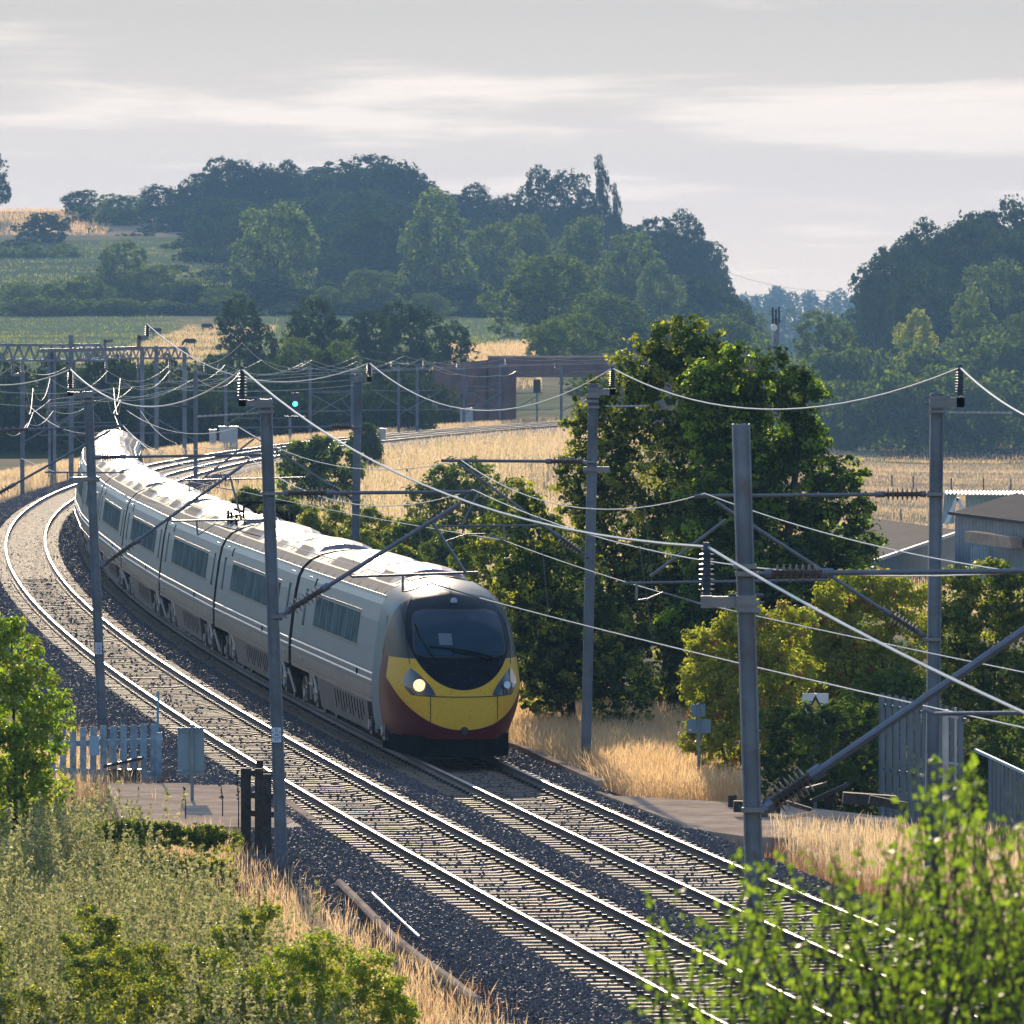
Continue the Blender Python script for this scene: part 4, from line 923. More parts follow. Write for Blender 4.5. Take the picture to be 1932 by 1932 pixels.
    if kind in ('panto',):
        p = MB(); z = 3.62
        for sd in (-.5, .5): p.bar((sd, 1.5, z), (sd * .8, 3.0, z + .25), .05); p.bar((sd * .8, 3.0, z + .25), (sd * .6, 1.7, z + .38), .04)
        p.bar((-.8, 1.7, z + .4), (.8, 1.7, z + .4), .06); p.bar((-.7, 1.45, z + .4), (.7, 1.45, z + .4), .05)
        for x in (-.7, 0, .7):
            for yy in (1.2, 3.1, 4.4): p.ribs((x, yy, 3.45), (x, yy, 3.75), .03, .07, 4)
        for x in (-.4, .4): p.bar((x, 3.1, 3.75), (x, 6.5, 3.75), .05)
        lpart('pantograph', p, M['dark'], body)
    return body
train = thing('passenger_train', 'long silver tilting express train with yellow, black and maroon nose rounding the bend', 'train', (0, 0, 0))
fp = offs(GB); seg = np.r_[0, np.cumsum(np.hypot(*np.diff(fp, axis=0).T))]; s_now = np.interp(168.6, fp[:, 1], seg)
def on_track(s): return Vector((np.interp(s, seg, fp[:, 0]), np.interp(s, seg, fp[:, 1]), 0))
lead = coach(train, True, 'lead'); mid = coach(train, False, 'mid'); pan = coach(train, False, 'panto')
order = [lead, mid, pan] + [copy_tree(mid, train) for _ in range(6)]
for i, cbody in enumerate(order):
    a = on_track(s_now + 3.5); b = on_track(s_now + 20.0); d = (b - a).normalized(); o_ = a - d * 3.5
    cbody.location = (o_.x, o_.y, 0); cbody.rotation_euler = (0, 0, -math.atan2(d.x, d.y)); s_now += CL + .5
lead['label'] = 'leading coach behind the black and yellow cab'
# nose shell
rings = [0, .02, .05, .09, .14, .2, .28, .38, .5, .65, .8, 1., 1.2, 1.45, 1.7, 2., 2.3, 2.65, 3., 3.4, 3.8, 4.3, 4.8]
tz = np.linspace(0, 1, 26); nb = MB(); vs = []; K = 2 * len(tz) - 1
for s in rings:
    half = [(Wn(s) / 1.368 * hw_of(.38 + t_ * 3.15) * TP(s, ZB + t_ * (Tn(s) - ZB)), ZB + t_ * (Tn(s) - ZB)) for t_ in tz]
    vs += [(-a, s, z) for a, z in half] + [(a, s, z) for a, z in half[::-1][1:]]
fs = [(j * K + i, j * K + i + 1, (j + 1) * K + i + 1, (j + 1) * K + i) for j in range(len(rings) - 1) for i in range(K - 1)] + [tuple(range(K))[::-1]]
nb.add(vs, fs); nose = lpart('cab', nb, M['nose'], lead, True)
def patch(poly, off, name, m, parent=lead, n=16, smooth=True):
    """a skin laid on the nose over a closed outline given by left(z), right(z)"""
    mb = MB(); z0, z1, lf, rf = poly; vs = []
    for j in range(n + 1):
        z = z0 + (z1 - z0) * j / n; l, r_ = lf(z), rf(z)
        for i in range(n + 1):
            x = l + (r_ - l) * i / n; vs.append((x, noseY(x, z) - off, z + off * .35))
    mb.add(vs, [(j * (n + 1) + i, j * (n + 1) + i + 1, (j + 1) * (n + 1) + i + 1, (j + 1) * (n + 1) + i) for j in range(n) for i in range(n)])
    return lpart(name, mb, m, parent, smooth)
sup = lambda zc, rx, rz, e=3.2: (lambda z: rx * max(0., 1 - abs((z - zc) / rz) ** e) ** (1 / e))
wsf = lambda z: .90 * (1 - .10 * (z - 2.05)) * max(.02, 1 - abs((z - 2.50) / .47) ** 6) ** (1 / 6)
patch((2.04, 2.96, lambda z: -wsf(z) - .045, lambda z: wsf(z) + .045), .010, 'windscreen_surround', M['black'])
patch((2.08, 2.92, lambda z: -wsf(z), lambda z: wsf(z)), .018, 'windscreen', M['screen'])
blind = patch((2.28, 2.50, lambda z: -.42, lambda z: -.16), .022, 'cab_notice', mat('dim_screen_card', (.10, .15, .18), .3))
wp = MB(); pw = lambda x, z, o=.05: (x, noseY(x, z) - o, z + .02)
wp.tube([pw(-.62, 2.24), pw(-.1, 2.19), pw(.36, 2.10), pw(.72, 1.98)], .016, 5); wp.tube([pw(-.2, 2.16), pw(.3, 2.06), pw(.6, 1.96)], .02, 5)
lpart('windscreen_wiper', wp, M['dark'], lead)
wp = MB(); wp.tube([pw(-.84, 2.66), pw(-.78, 2.4), pw(-.62, 2.12), pw(-.5, 1.93)], .015, 5); lpart('windscreen_wiper', wp, M['dark'], lead)
for sd in (-1, 1):
    def edge(sd=sd):
        zz = np.linspace(1.30, 1.83, 12)
        inn = lambda z: .56 + .42 * ((z - 1.30) / .53) ** 1.5 * 1.0
        out = lambda z: 1.02 + .14 * math.sin(PI * min(1, max(0, (z - 1.30) / .53))) - .03
        return (lambda z: sd * out(z), lambda z: sd * inn(z)) if sd < 0 else (lambda z: inn(z), lambda z: out(z))
    l_, r_ = edge()
    patch((1.31, 1.83, l_, r_), .014, 'headlight_housing', mat('headlight_glass', (.012, .035, .06), .12, .0, spec=.6, coat=.3), n=10)
    cx, cz = sd * .84, 1.50; y = noseY(cx, cz)
    L_ = MB().lathe((cx, y + .10, cz), (cx + sd * .03, y - .12, cz + .02), [(0, .12), (.8, .12), (1, .10)] if sd < 0 else [(0, .085), (1, .07)], 18)
    if sd < 0: lpart('headlight', L_, [emit('lit_headlight', (1., .52, .27), 1.5)], lead)
    else: lpart('headlight', L_, [mat('unlit_lamp_glass', (.35, .42, .5), .12, .3, coat=1.)], lead)
    cx, cz = sd * (.86 if sd > 0 else .9), 1.66 if sd < 0 else 1.5
    if sd > 0:
        cx = 1.02; y = noseY(cx, cz); lpart('headlight', MB().lathe((cx, y + .02, cz), (cx, y - .03, cz), [(0, .065), (1, .05)], 12), [mat('marker_lamp_glass', (.6, .68, .78), .1, 0, coat=1.)], lead)
    gr = MB(); gx = sd * .46
    for j in range(4): gr.tube([pw(gx - .1 + .0, 1.66 - .0 + j * .04, .012), pw(gx + .1, 1.66 + j * .04, .012)], .008, 4)
    lpart('grille', gr, M['dark'], lead)
pg = MB()
zs_ = np.linspace(.52, 1.33, 9)
for sx in (-.66, .66): pg.tube([pw(sx, z, .004) for z in zs_], .009, 4)
pg.tube([pw(x, 1.30 - .03 * math.cos(x * 1.5), .004) for x in np.linspace(-.98, .98, 15)], .009, 4)
for sd in (-1, 1): pg.tube([pw(sd * x, z, .004) for x, z in ((1.0, 1.9), (1.03, 2.3), (1.0, 2.7), (.9, 3.0), (.78, 3.15))], .008, 4)
pg.tube([pw(0, z, .004) for z in (3.22, 3.3, 3.38)], .008, 4)
lpart('panel_gaps', pg, M['black'], lead)
lpart('coupler_hatch', MB().lathe((0, .02, .62), (0, -.03, .62), [(0, .1), (1, .07)], 12), M['black'], lead)
lpart('roof_lamp', MB().lathe((.0, noseY(0, 3.10) + .05, 3.09), (.0, noseY(0, 3.10) - .05, 3.13), [(0, .075), (.7, .07), (1, .02)], 12), mat('frosted_lamp', (.35, .42, .5), .15), lead)
vb = MB()
for j, s in enumerate([.12, .5, 1.2, 2.3, 3.6]):
    pass
vp = [(x, .12 + .9 * abs(x) ** 3.2) for x in np.linspace(-.98, .98, 15)]
n = len(vp); vb.add([(x, y, z) for z in (.10, .50) for x, y in vp] + [(x * 1.22, 4.2, z) for z in (.10, .50) for x in (vp[0][0], vp[-1][0])],
                    [(i, i + 1, n + i + 1, n + i) for i in range(n - 1)] + [(0, n, 2 * n + 2, 2 * n), (n - 1, 2 * n + 1, 2 * n + 3, 2 * n - 1), tuple(range(n)) + (2 * n + 1, 2 * n)])
lpart('valance', vb, M['dark'], lead)
for sd in (-1, 1):
    q_ = MB(); z_a, z_b = 2.02, 2.78
    q_.add([(sd * (hwn(3.05, z_a) + .012), 3.05, z_a), (sd * (hwn(3.5, z_a) + .012), 3.5, z_a), (sd * (hwn(3.6, z_b) + .012), 3.6, z_b), (sd * (hwn(3.3, z_b) + .012), 3.3, z_b)], [(0, 1, 2, 3)])
    lpart('window', q_, M['screen'], lead)

# ------------------------------------------------------------------ overhead line: masts, arms, wires
def wire_pts(a, b, sag, n=18):
    a, b = Vector(a), Vector(b); return [a.lerp(b, i / n) - Vector((0, 0, 4 * sag * (i / n) * (1 - i / n))) for i in range(n + 1)]
def wire(label, nodes, sags, r=.010, group=None, name='overhead_wire', m='wire'):
    pts = []
    for i in range(len(nodes) - 1):
        s = wire_pts(nodes[i], nodes[i + 1], sags[i]); pts += s if i == 0 else s[1:]
    mb = MB().tube(pts, r, 5); o = mb.build(name, M[m], None, pts[0]); return tag(o, label, 'wire', group)
def hcol(p0, p1, wd, dp=None):
    """H-section column with its web facing the viewer"""
    mb = MB(); p0, p1 = Vector(p0), Vector(p1); dp = dp or wd; t_ = wd * .09; x = Vector((1, 0, 0)); up = (0, 1, 0)
    for sd in (-1, 1): mb.bar(p0 + x * sd * (wd - t_) / 2, p1 + x * sd * (wd - t_) / 2, t_, dp, up=up)
    mb.bar(p0, p1, wd - 2 * t_, t_ * .8, up=up); return mb
def arm(mb_t, mb_i, a, b, r, ins=None, ribs=7, rr=None):
    """tube from a to b; ins=(t0,t1) is where the ribbed insulator sits"""
    a, b = Vector(a), Vector(b)
    if ins:
        i0, i1 = a.lerp(b, ins[0]), a.lerp(b, ins[1])
        mb_t.cyl(a, i0, r * .8, n=7); mb_t.cyl(i1, b, r, n=8); mb_i.ribs(i0, i1, r * 1.25, rr or r * 3.4, ribs, 10)
        mb_t.cyl(a.lerp(b, ins[0] - .02), i0, r * 1.7); mb_t.cyl(i1, a.lerp(b, ins[1] + .035), r * 1.7)
    else: mb_t.cyl(a, b, r, n=8)
plate_font = None
def text_obj(s, size, loc, m, parent, name='plate_number'):
    cu = bpy.data.curves.new(name, 'FONT'); cu.body = s; cu.size = size; cu.align_x = 'CENTER'; cu.align_y = 'CENTER'; cu.extrude = .001; cu.space_line = .95
    o = bpy.data.objects.new(name, cu); dg = bpy.context.evaluated_depsgraph_get(); C.objects.link(o); dg.update()
    me = bpy.data.meshes.new_from_object(o.evaluated_get(dg)); bpy.data.objects.remove(o); me.materials.clear(); me.materials.append(m)
    o = bpy.data.objects.new(name, me); C.objects.link(o); o.parent = parent; o.location = Vector(loc) - Vector(parent['_w']); o.rotation_euler = (PI / 2, 0, 0); return o
def mast(label, top, foot, D, wd, side, zb=None, feeder=None, comb=None, arms=(), plate=None, clamps=(), cap=True):
    """top, foot: (px, row) of the column's two ends; side: +1 arms to the right; arms: (kind, (x,y), (x,y), r, ins)"""
    pt = P(*top, D); pf = P(*foot, D); d = (pt - pf); zg = float(TZ(pf.x, D)) if zb is None else zb
    base = pf + d * ((zg - .15 - pf.z) / d.z)
    o = thing('overhead_line_mast', label, 'mast', (base.x, D, zg))
    hcol(base, pt, wd).build('column', M['steel'], o)
    ft = MB().box((base.x, D, zg + .02), (wd * 2.2, wd * 2.2, .16)); ft.build('footing', M['conc'], o)
    for (x, y) in clamps: c = P(x, y, D); MB().box(c, (wd * 1.12, wd * 1.12, .035)).box(c - Vector((0, wd * .6, 0)), (wd * 1.3, .03, .05)).build('clamp_band', M['tube'], o)
    if feeder:      # (insulator px, row foot, row head), bracket rows
        ix, y0, y1, by0, by1 = feeder; a = P(ix, y0, D); b = P(ix, y1, D); cx = P(foot[0] + (top[0] - foot[0]) * ((foot[1] - by0) / (foot[1] - top[1])), by0, D)
        br = MB(); z0 = P(ix, by1, D).z; z1 = P(ix, by0, D).z; hh = z1 - z0; x0, x1 = (a.x - .06, cx.x) if a.x < cx.x else (cx.x, a.x + .06)
        br.box(((x0 + x1) / 2, D - .02, (z0 + z1) / 2), (x1 - x0, .09, hh * .72)); br.box((a.x, D, z0 + hh / 2), (.12, .13, hh * .78))
        for sgn in (-1, 1):
            for k_ in (.25, .75): br.cyl((cx.x + sgn * wd * .5, D, z0 + hh * k_ + .03), (cx.x + sgn * (wd * .5 + .09), D, z0 + hh * k_ + .03), .018)
        br.box((cx.x, D, (z0 + z1) / 2), (wd * 1.12, wd * 1.12, hh * .9)); br.build('bracket', M['tube'], o)
        ins = MB(); ins.ribs(a, b, .04, .082, 8, 12); ins.cyl(b, b + Vector((0, 0, .07)), .035); ins.build('insulator', M['insb'], o)
    if comb:
        (ax, ay), (bx, by) = comb; a = P(ax, ay, D - .1); b = P(bx, by, D - .1); cb = MB(); cb.cyl(a, b, .014, n=6); n_ = int((b - a).length / .085)
        for i in range(n_):
            p_ = a.lerp(b, (i + .5) / n_); cb.lathe(p_ - (b - a).normalized() * .02, p_ + (b - a).normalized() * .02, [(0, .014), (.5, .028), (1, .014)], 6)
        cb.build('spiked_rod', M['steel_lt'], o)
    names = {'tube': 'top_tube', 'diag': 'diagonal_tube', 'strut': 'strut', 'reg': 'registration_tube', 'drop': 'drop_bracket', 'steady': 'steady_arm', 'clampbox': 'clamp_box'}
    for kind, pts, r, ins in arms:
        W_ = [P(x, y, D + .0) for x, y in pts]; mt = MB(); mi_ = MB()
        if kind == 'clampbox': mt.bar(W_[0], W_[1], .12, .12)
        elif len(W_) == 2: arm(mt, mi_, W_[0], W_[1], r, ins)
        else: mt.tube(W_, r, 7)
        if kind == 'diag' or kind == 'tube': mt.lathe(W_[0] - Vector((.05, 0, 0)), W_[0] + Vector((.05, 0, 0)), [(0, r * 1.8), (1, r * 1.8)], 8)
        mt.build(names[kind], M['tube'], o)
        if mi_.v: mi_.build('insulator', M['ins'], o)
    if plate:
        (x0, y0, x1, y1), txt = plate; a = P(x0, y0, D); b = P(x1, y1, D); c = (a + b) / 2; c.y = D - wd * .5 - .012
        MB().box(c, (b.x - a.x, .008, a.z - b.z)).build('number_plate', mat('plate_enamel', (.55, .66, .78), .4), o)
        pp = [x for x in o.children if x.name.startswith('number_plate')][0]; pp['_w'] = tuple(o['_w'])
        text_obj(txt, (a.z - b.z) * .31, c - Vector((0, .007, 0)), M['black'], o)
        bt = MB()
        for sx_ in (-.36, .36):
            for sz in (-.16, .18): q0 = c + Vector((sx_ * (b.x - a.x), -.004, sz * (a.z - b.z))); bt.cyl(q0, q0 - Vector((0, .01, 0)), .012)
        bt.build('plate_bolts', M['black'], o)
    return o
D1, D2, D3, D4, D5, D6, D7 = 89., 142., 191., 245., 220., 171., 130.
mast('nearest thick mast standing in front of the blurred shrub, cut off flat at the top', (1398, 800), (1426, 1760), D1, .185, 1, feeder=(1333, 1122, 1036, 1121, 1150),
     arms=[('tube', [(1414, 1082), (2010, 1077)], .028, (.07, .23)), ('diag', [(1440, 1527), (2040, 1115)], .045, (.03, .15)), ('reg', [(1742, 1338), (1762, 1347), (2010, 1344)], .022, None),
           ('steady', [(1975, 1388), (2010, 1380)], .015, None), ('strut', [(1990, 1150), (1975, 1345)], .02, None)], clamps=[(1405, 1068), (1408, 1082), (1411, 1136), (1412, 1150), (1420, 1527)])
mast('mast in front of the middle of the train with a numbered plate near the rail', (501, 752), (532, 1640), D2, .2, 1, feeder=(457, 752, 699, 752, 769), comb=((372, 786), (492, 779)),
     arms=[('tube', [(513, 931), (895, 928)], .03, (.08, .27)), ('diag', [(527, 1163), (868, 950)], .036, (.06, .24)), ('drop', [(868, 950), (884, 932)], .02, None), ('strut', [(815, 985), (880, 1083)], .026, None),
           ('reg', [(655, 1078), (664, 1088), (902, 1080)], .023, None), ('drop', [(760, 1086), (760, 1117)], .022, None), ('steady', [(762, 1116), (778, 1113), (812, 1100), (905, 1128)], .014, None)],
     plate=((513, 1372, 531, 1400), 'G\n44\n37'), clamps=[(502, 766), (503, 777), (506, 931), (526, 1163)])
mast('leftmost near mast, by the picket gate, with a small numbered plate', (166, 738), (192, 1352), D3, .2, 1, feeder=(133, 734, 700, 738, 749), comb=((84, 762), (158, 757)),
     arms=[('tube', [(180, 863), (492, 858)], .03, (.03, .15)), ('diag', [(192, 1068), (455, 880)], .034, (.03, .24)), ('drop', [(455, 880), (470, 869), (472, 860)], .022, None), ('strut', [(434, 899), (455, 979)], .024, None),
           ('reg', [(316, 976), (324, 983), (497, 980)], .022, None), ('drop', [(371, 983), (373, 1010)], .02, None), ('steady', [(373, 1010), (404, 989), (492, 1012)], .014, None), ('clampbox', [(137, 905), (188, 904)], .05, None)],
     plate=((180, 1212, 193, 1234), 'G\n44\n39'), clamps=[(167, 748), (168, 757), (174, 904)])
mast('mast off the left edge whose arm reaches in above the bend', (-78, 690), (-62, 1130), D4, .2, 1,
     arms=[('tube', [(-70, 815), (236, 803)], .03, (.05, .4)), ('diag', [(-55, 960), (209, 812)], .034, (.1, .28)), ('reg', [(84, 891), (234, 892)], .022, None), ('drop', [(127, 892), (128, 913)], .02, None)])
mast('right-hand mast in front of the sheds with a spiked rod near its top', (1768, 742), (1757, 1640), D7, .2, -1, feeder=(1812, 745, 697, 746, 772), comb=((1786, 778), (1910, 779)),
     arms=[('tube', [(1756, 932), (1310, 936)], .028, (.04, .20)), ('diag', [(1752, 1206), (1352, 948)], .027, (.05, .18)), ('strut', [(1370, 980), (1226, 1088)], .024, None), ('reg', [(1175, 1100), (1560, 1094)], .02, None),
           ('drop', [(1201, 1099), (1201, 1132)], .02, None), ('steady', [(1201, 1133), (1222, 1130), (1250, 1118), (1324, 1140)], .014, None)], clamps=[(1768, 750), (1768, 765), (1767, 776), (1763, 932), (1758, 1206)])
mast('mast between the train nose and the dark sycamore', (1120, 724), (1105, 1450), D6, .2, -1, feeder=(1156, 731, 697, 731, 748), comb=((1142, 766), (1222, 766)),
     arms=[('tube', [(1112, 871), (832, 869)], .03, (.05, .26)), ('diag', [(1107, 1050), (868, 876)], .026, (.04, .22)), ('strut', [(911, 914), (875, 982), (872, 992)], .022, None), ('reg', [(822, 993), (1017, 991)], .02, None),
           ('drop', [(950, 992), (951, 1018)], .018, None), ('steady', [(841, 1021), (880, 1008), (915, 1007), (950, 1019)], .013, None), ('clampbox', [(1100, 886), (1150, 886)], .05, None)], clamps=[(1118, 735), (1118, 748), (1117, 757), (1117, 768), (1112, 886), (1112, 871)])
mast('slim mast rising behind the train roof, left of the dry grass field', (676, 706), (670, 1050), D5, .2, -1, feeder=(697, 708, 687, 708, 722),
     arms=[('tube', [(670, 805), (451, 808)], .03, (.04, .2)), ('diag', [(668, 944), (451, 805)], .026, (.04, .2)), ('strut', [(479, 828), (386, 900)], .024, None), ('reg', [(350, 906), (575, 901), (584, 893)], .022, None),
           ('drop', [(357, 905), (357, 927)], .018, None), ('steady', [(357, 927), (386, 915), (441, 925)], .013, None)], clamps=[(676, 714), (674, 805), (672, 944)])
# feeders
wire('thick feeder wire on the right-hand masts, from the lattice gantry to the right edge', [P(278, 612, 275), P(697, 685, D5), P(1156, 695, D6), P(1812, 694, D7), P(2150, 830, 100)], [1.05, 1.02, .72, .3], .015)
wire('thick feeder wire on the left-hand masts, dropping across the picture to the lower right', [P(-190, 640, D4), P(133, 697, D3), P(457, 697, D2), P(1335, 1032, D1), P(2300, 1500, 66)], [.75, .72, .62, .12], .016)
# messengers and contact wires, with droppers
mA = [P(60, 770, 300), P(232, 803, D4), P(466, 860, D3), P(893, 924, D2), P(1960, 1078, D1), P(2600, 1180, 70)]; cA = [P(40, 865, 300), P(190, 918, D4), P(492, 1012, D3), P(905, 1128, D2), P(2010, 1390, D1)]
mB = [P(240, 775, 270), P(451, 806, D5), P(870, 868, D6), P(1330, 931, D7), P(2100, 1100, 100)]; cB = [P(250, 880, 270), P(441, 924, D5), P(950, 1019, D6), P(1324, 1139, D7), P(2100, 1302, 100)]
wire('messenger wire over the empty left track', mA, [.5, .62, .62, .5, .3], .010); wire('contact wire over the empty left track', cA, [.05, .05, .05, .05], .010)
wire('messenger wire over the train', mB, [.4, .55, .55, .2], .010); wire('contact wire over the train', cB, [.05, .05, .05, .02], .009)
def droppers(m_, c_, sags, i, name, label, ks):
    od = ['nearest the camera', 'second nearest', 'third nearest', 'farthest'] if len(ks) == 4 else (['nearest the camera', 'middle', 'farthest'] if len(ks) == 3 else ['nearer', 'farther'])
    a = wire_pts(m_[i], m_[i + 1], sags, 40); b = wire_pts(c_[i - OFFS], c_[i + 1 - OFFS], .05, 40)
    for kk_, k_ in enumerate(ks[::-1]):
        p_ = a[k_]; q_ = min(b, key=lambda v: abs(v.y - p_.y)); mb = MB().tube([p_, q_], .004, 4).lathe(p_ - Vector((0, 0, .06)), p_ + Vector((0, 0, .02)), [(0, .016), (1, .016)], 5)
        tag(mb.build('dropper_wire', M['tube'], None, p_), od[kk_] + ' ' + label, 'wire', name)
OFFS = 0
droppers(mA, cA, .62, 2, 'droppers of the left track wires', 'thin dropper of the left track, behind the plated mast', (8, 20, 32))
droppers(mA, cA, .5, 3, 'droppers of the left track wires in front', 'thin dropper of the left track, in front of the plated mast', (7, 16))
droppers(mB, cB, .55, 1, 'droppers of the train track wires', 'thin dropper over the train, left of its cab', (8, 16, 24, 32))
droppers(mB, cB, .55, 2, 'droppers of the train track wires in front', 'thin dropper over the train track, right of the cab', (8, 16, 24, 32))
# far masts
def far_mast(px, pt, D, side, label, pb=None, wd=.22):
    t_ = P(px, pt, D); zg = float(TZ(t_.x, D)); o = thing('overhead_line_mast', label, 'mast', (t_.x, D, zg)); s = D / F
    hcol((t_.x, D, zg - .1), t_, wd).build('column', M['steel'], o)
    mt = MB(); mi_ = MB(); z = t_.z; L_ = 3.3 * side; X = t_.x
    mt.cyl((X, D, z - 1.9), (X + L_, D, z - 1.85), .035, n=6); mt.cyl((X, D, z - 3.7), (X + L_ * .95, D, z - 1.95), .035, n=6); mt.cyl((X + L_ * .25, D, z - 3.3), (X + L_ * 1.25, D, z - 3.3), .03, n=6); mt.cyl((X + L_ * .7, D, z - 2.4), (X + L_ * .9, D, z - 3.3), .03, n=5)
    mi_.ribs((X + L_ * .08, D, z - 1.9), (X + L_ * .25, D, z - 1.89), .05, .11, 5, 6); mi_.ribs((X - .5 * side, D, z - .1), (X - .5 * side, D, z + .4), .05, .1, 5, 6)
    mt.box((X - .28 * side, D, z - .17), (.6, .12, .14)); mt.build('cantilever', M['tube'], o); mi_.build('insulator', M['insb'], o); return o
for a in [(42, 701, 447, 1, 'pale mast near the left edge beyond the bend, in front of the shaded field'), (369, 699, 454, -1, 'mast standing where the far tracks pass behind the train, left of the second big mast'),
          (426, 698, 588, 1, 'mast beside the sunlit cabinets on the far verge'), (585, 690, 632, 1, 'mast right of the green signal'), (664, 695, 660, -1, 'mast partly hidden by the slim mast behind the train roof'),
          (752, 690, 650, 1, 'first mast left of the brick bridge wing wall'), (787, 690, 640, -1, 'second mast left of the brick bridge wing wall'), (875, 693, 690, 1, 'mast in front of the cabinet by the bridge abutment'),
          (943, 686, 705, -1, 'mast in front of the red brick abutment'), (1059, 692, 712, 1, 'mast under the bridge opening beside the sycamore'), (951, 700, 730, 1, 'thin pole against the red brick abutment'), (95, 690, 500, 1, 'mast under the middle of the nearer lattice gantry')]:
    far_mast(*a)
for i, (nd, sg, lab) in enumerate([
    ([P(-150, 700, 500), P(29, 687, 460), P(133, 686, 480)], [1.0, .6], 'short sagging feeder at the left edge under the lattice gantry'),
    ([P(190, 620, 420), P(203, 626, 430), P(248, 655, 470)], [.1, .6], 'small looping feeder on the gantry bracket'),
    ([P(281, 683, 560), P(358, 684, 560), P(458, 645, 520)], [.5, .6], 'sagging feeder between the far gantry and the dark tree'),
    ([P(130, 705, 430), P(370, 712, 454), P(453, 701, 600), P(576, 682, 640)], [1.1, .8, .5], 'sagging feeder right of the leftmost near mast in the middle distance'),
    ([P(458, 648, 520), P(583, 693, 640), P(673, 682, 660)], [.9, .4], 'feeder falling from the far gantry end towards the dry verge'),
    ([P(576, 682, 640), P(743, 681, 655), P(795, 676, 650)], [.8, .3], 'upper feeder left of the brick bridge'),
    ([P(673, 682, 660), P(795, 676, 650), P(867, 706, 690)], [.8, .4], 'lower feeder left of the brick bridge'),
    ([P(795, 676, 650), P(939, 708, 700), P(973, 700, 712)], [.6, .2], 'feeder in front of the brick parapet'),
    ([P(973, 700, 712), P(1086, 700, 712), P(1180, 690, 712)], [.5, .2], 'feeder passing under the brick bridge deck')]): wire(lab, nd, sg, .015)
for d, lab in ((GA, 'left'), (GB, 'right')):
    for zc_, zz, ll in ((4.75, .04, 'contact'), (5.75, .75, 'messenger')):
        nd = [Vector((*at(d, D), 0)) for D in (300, 352, 404, 456, 508, 560, 612, 664, 716)]; nd = [Vector((v.x + (.2 if i % 2 else -.2), D, zc_)) for i, (v, D) in enumerate(zip(nd, (300, 352, 404, 456, 508, 560, 612, 664, 716)))]
        wire(f'far {ll} wire over the {lab} track beyond the bend', nd, [zz] * 8, .009)
for k, (pts, lab) in enumerate([([(-40, 735, 420), (240, 728, 480), (420, 716, 560), (700, 712, 640)], 'long thin wire crossing behind the near masts, highest of three'), ([(-40, 757, 400), (200, 752, 440), (330, 735, 470), (700, 722, 640)], 'long thin wire crossing behind the near masts, middle of three'),
                         ([(10, 815, 330), (52, 798, 340), (100, 775, 350), (180, 755, 370), (250, 730, 420)], 'kinked slack wire climbing at the left of the bend')]):
    wire(lab, [P(*p) for p in pts], [.3] * (len(pts) - 1), .010)
for k, (pts, sg, lab) in enumerate([([(48, 726, 330), (75, 836 - 30, 330), (92, 762, 330)], .4, 'slack jumper loop nearest the left edge'), ([(92, 812 - 45, 300), (140, 822, 300), (200, 836, 300)], .25, 'long slack jumper wire passing behind the leftmost near mast'),
                             ([(203, 750, 320), (215, 780, 320), (240, 800, 320)], .2, 'short slack jumper right of the leftmost near mast'), ([(265, 775, 320), (330, 835, 310), (380, 843, 300), (470, 825, 290)], .2, 'slack jumper dipping above the far tracks'),
                             ([(240, 812, 300), (300, 850, 290), (360, 880, 280)], .1, 'slack wire falling above the tail of the train')]):
    wire(lab, [P(*p) for p in pts], [sg] * (len(pts) - 1), .009)
def gantry(label, xa, xb, yt, yb, D, n, posts, slope=0):
    a0, a1, b0, b1 = P(xa, yt, D), P(xb, yt, D), P(xa, yb, D), P(xb, yb, D)
    o = thing('lattice_gantry', label, 'gantry', (a1.x, D, float(TZ(a1.x, D))))
    for dy, nm in ((-.45, ''), (.45, '')):
        mb = MB(); v = Vector((0, dy, 0)); mb.bar(a0 + v, a1 + v, .12, .14); mb.bar(b0 + v, b1 + v + Vector((.35, 0, 0)), .12, .14); mb.bar(a1 + v, b1 + v + Vector((.35, 0, 0)), .1)
        for i in range(n):
            m_ = (i + .5) / n; mb.bar(b0.lerp(b1, i / n) + v, a0.lerp(a1, m_) + v, .07); mb.bar(a0.lerp(a1, m_) + v, b0.lerp(b1, (i + 1) / n) + v, .07)
        mb.build('truss', M['steel'], o)
    for x, t0 in posts:
        p = P(x, t0, D); MB().bar(p, (p.x, D, float(TZ(p.x, D)) - .1), .26).build('column', M['steel'], o)
    mb = MB()
    for i in range(3): p = b0.lerp(b1, .25 + .3 * i); mb.cyl(p, p - Vector((0, 0, 1.6)), .06); mb.cyl(p - Vector((0, 0, 1.6)), p - Vector((-1.6, 0, 1.7)), .04); mb.ribs(p - Vector((0, 0, .1)), p - Vector((0, 0, .7)), .05, .12, 5, 6)
    mb.build('drop_tubes', M['tube'], o); return o
gantry('nearer lattice gantry entering from the left edge with a tall post through it', -140, 190, 651, 680, 480, 16, [(134, 632), (95, 660), (101, 660)])
gantry('smaller lattice gantry beyond the nearer one, ending by the dark tree', 150, 350, 656, 676, 560, 15, [(295, 652), (348, 655), (268, 656)])
bo = thing('gantry_bracket', 'bracket with insulator on top of the nearer gantry, where the long feeder starts', 'bracket', P(262, 650, 300))
MB().bar(P(262, 655, 275), P(262, 632, 275), .12).bar(P(262, 638, 275), P(279, 637, 275), .12, .14).build('bracket_arm', M['tube'], bo); MB().ribs(P(278, 635, 275), P(278, 613, 275), .05, .1, 5, 8).build('insulator', M['insb'], bo)
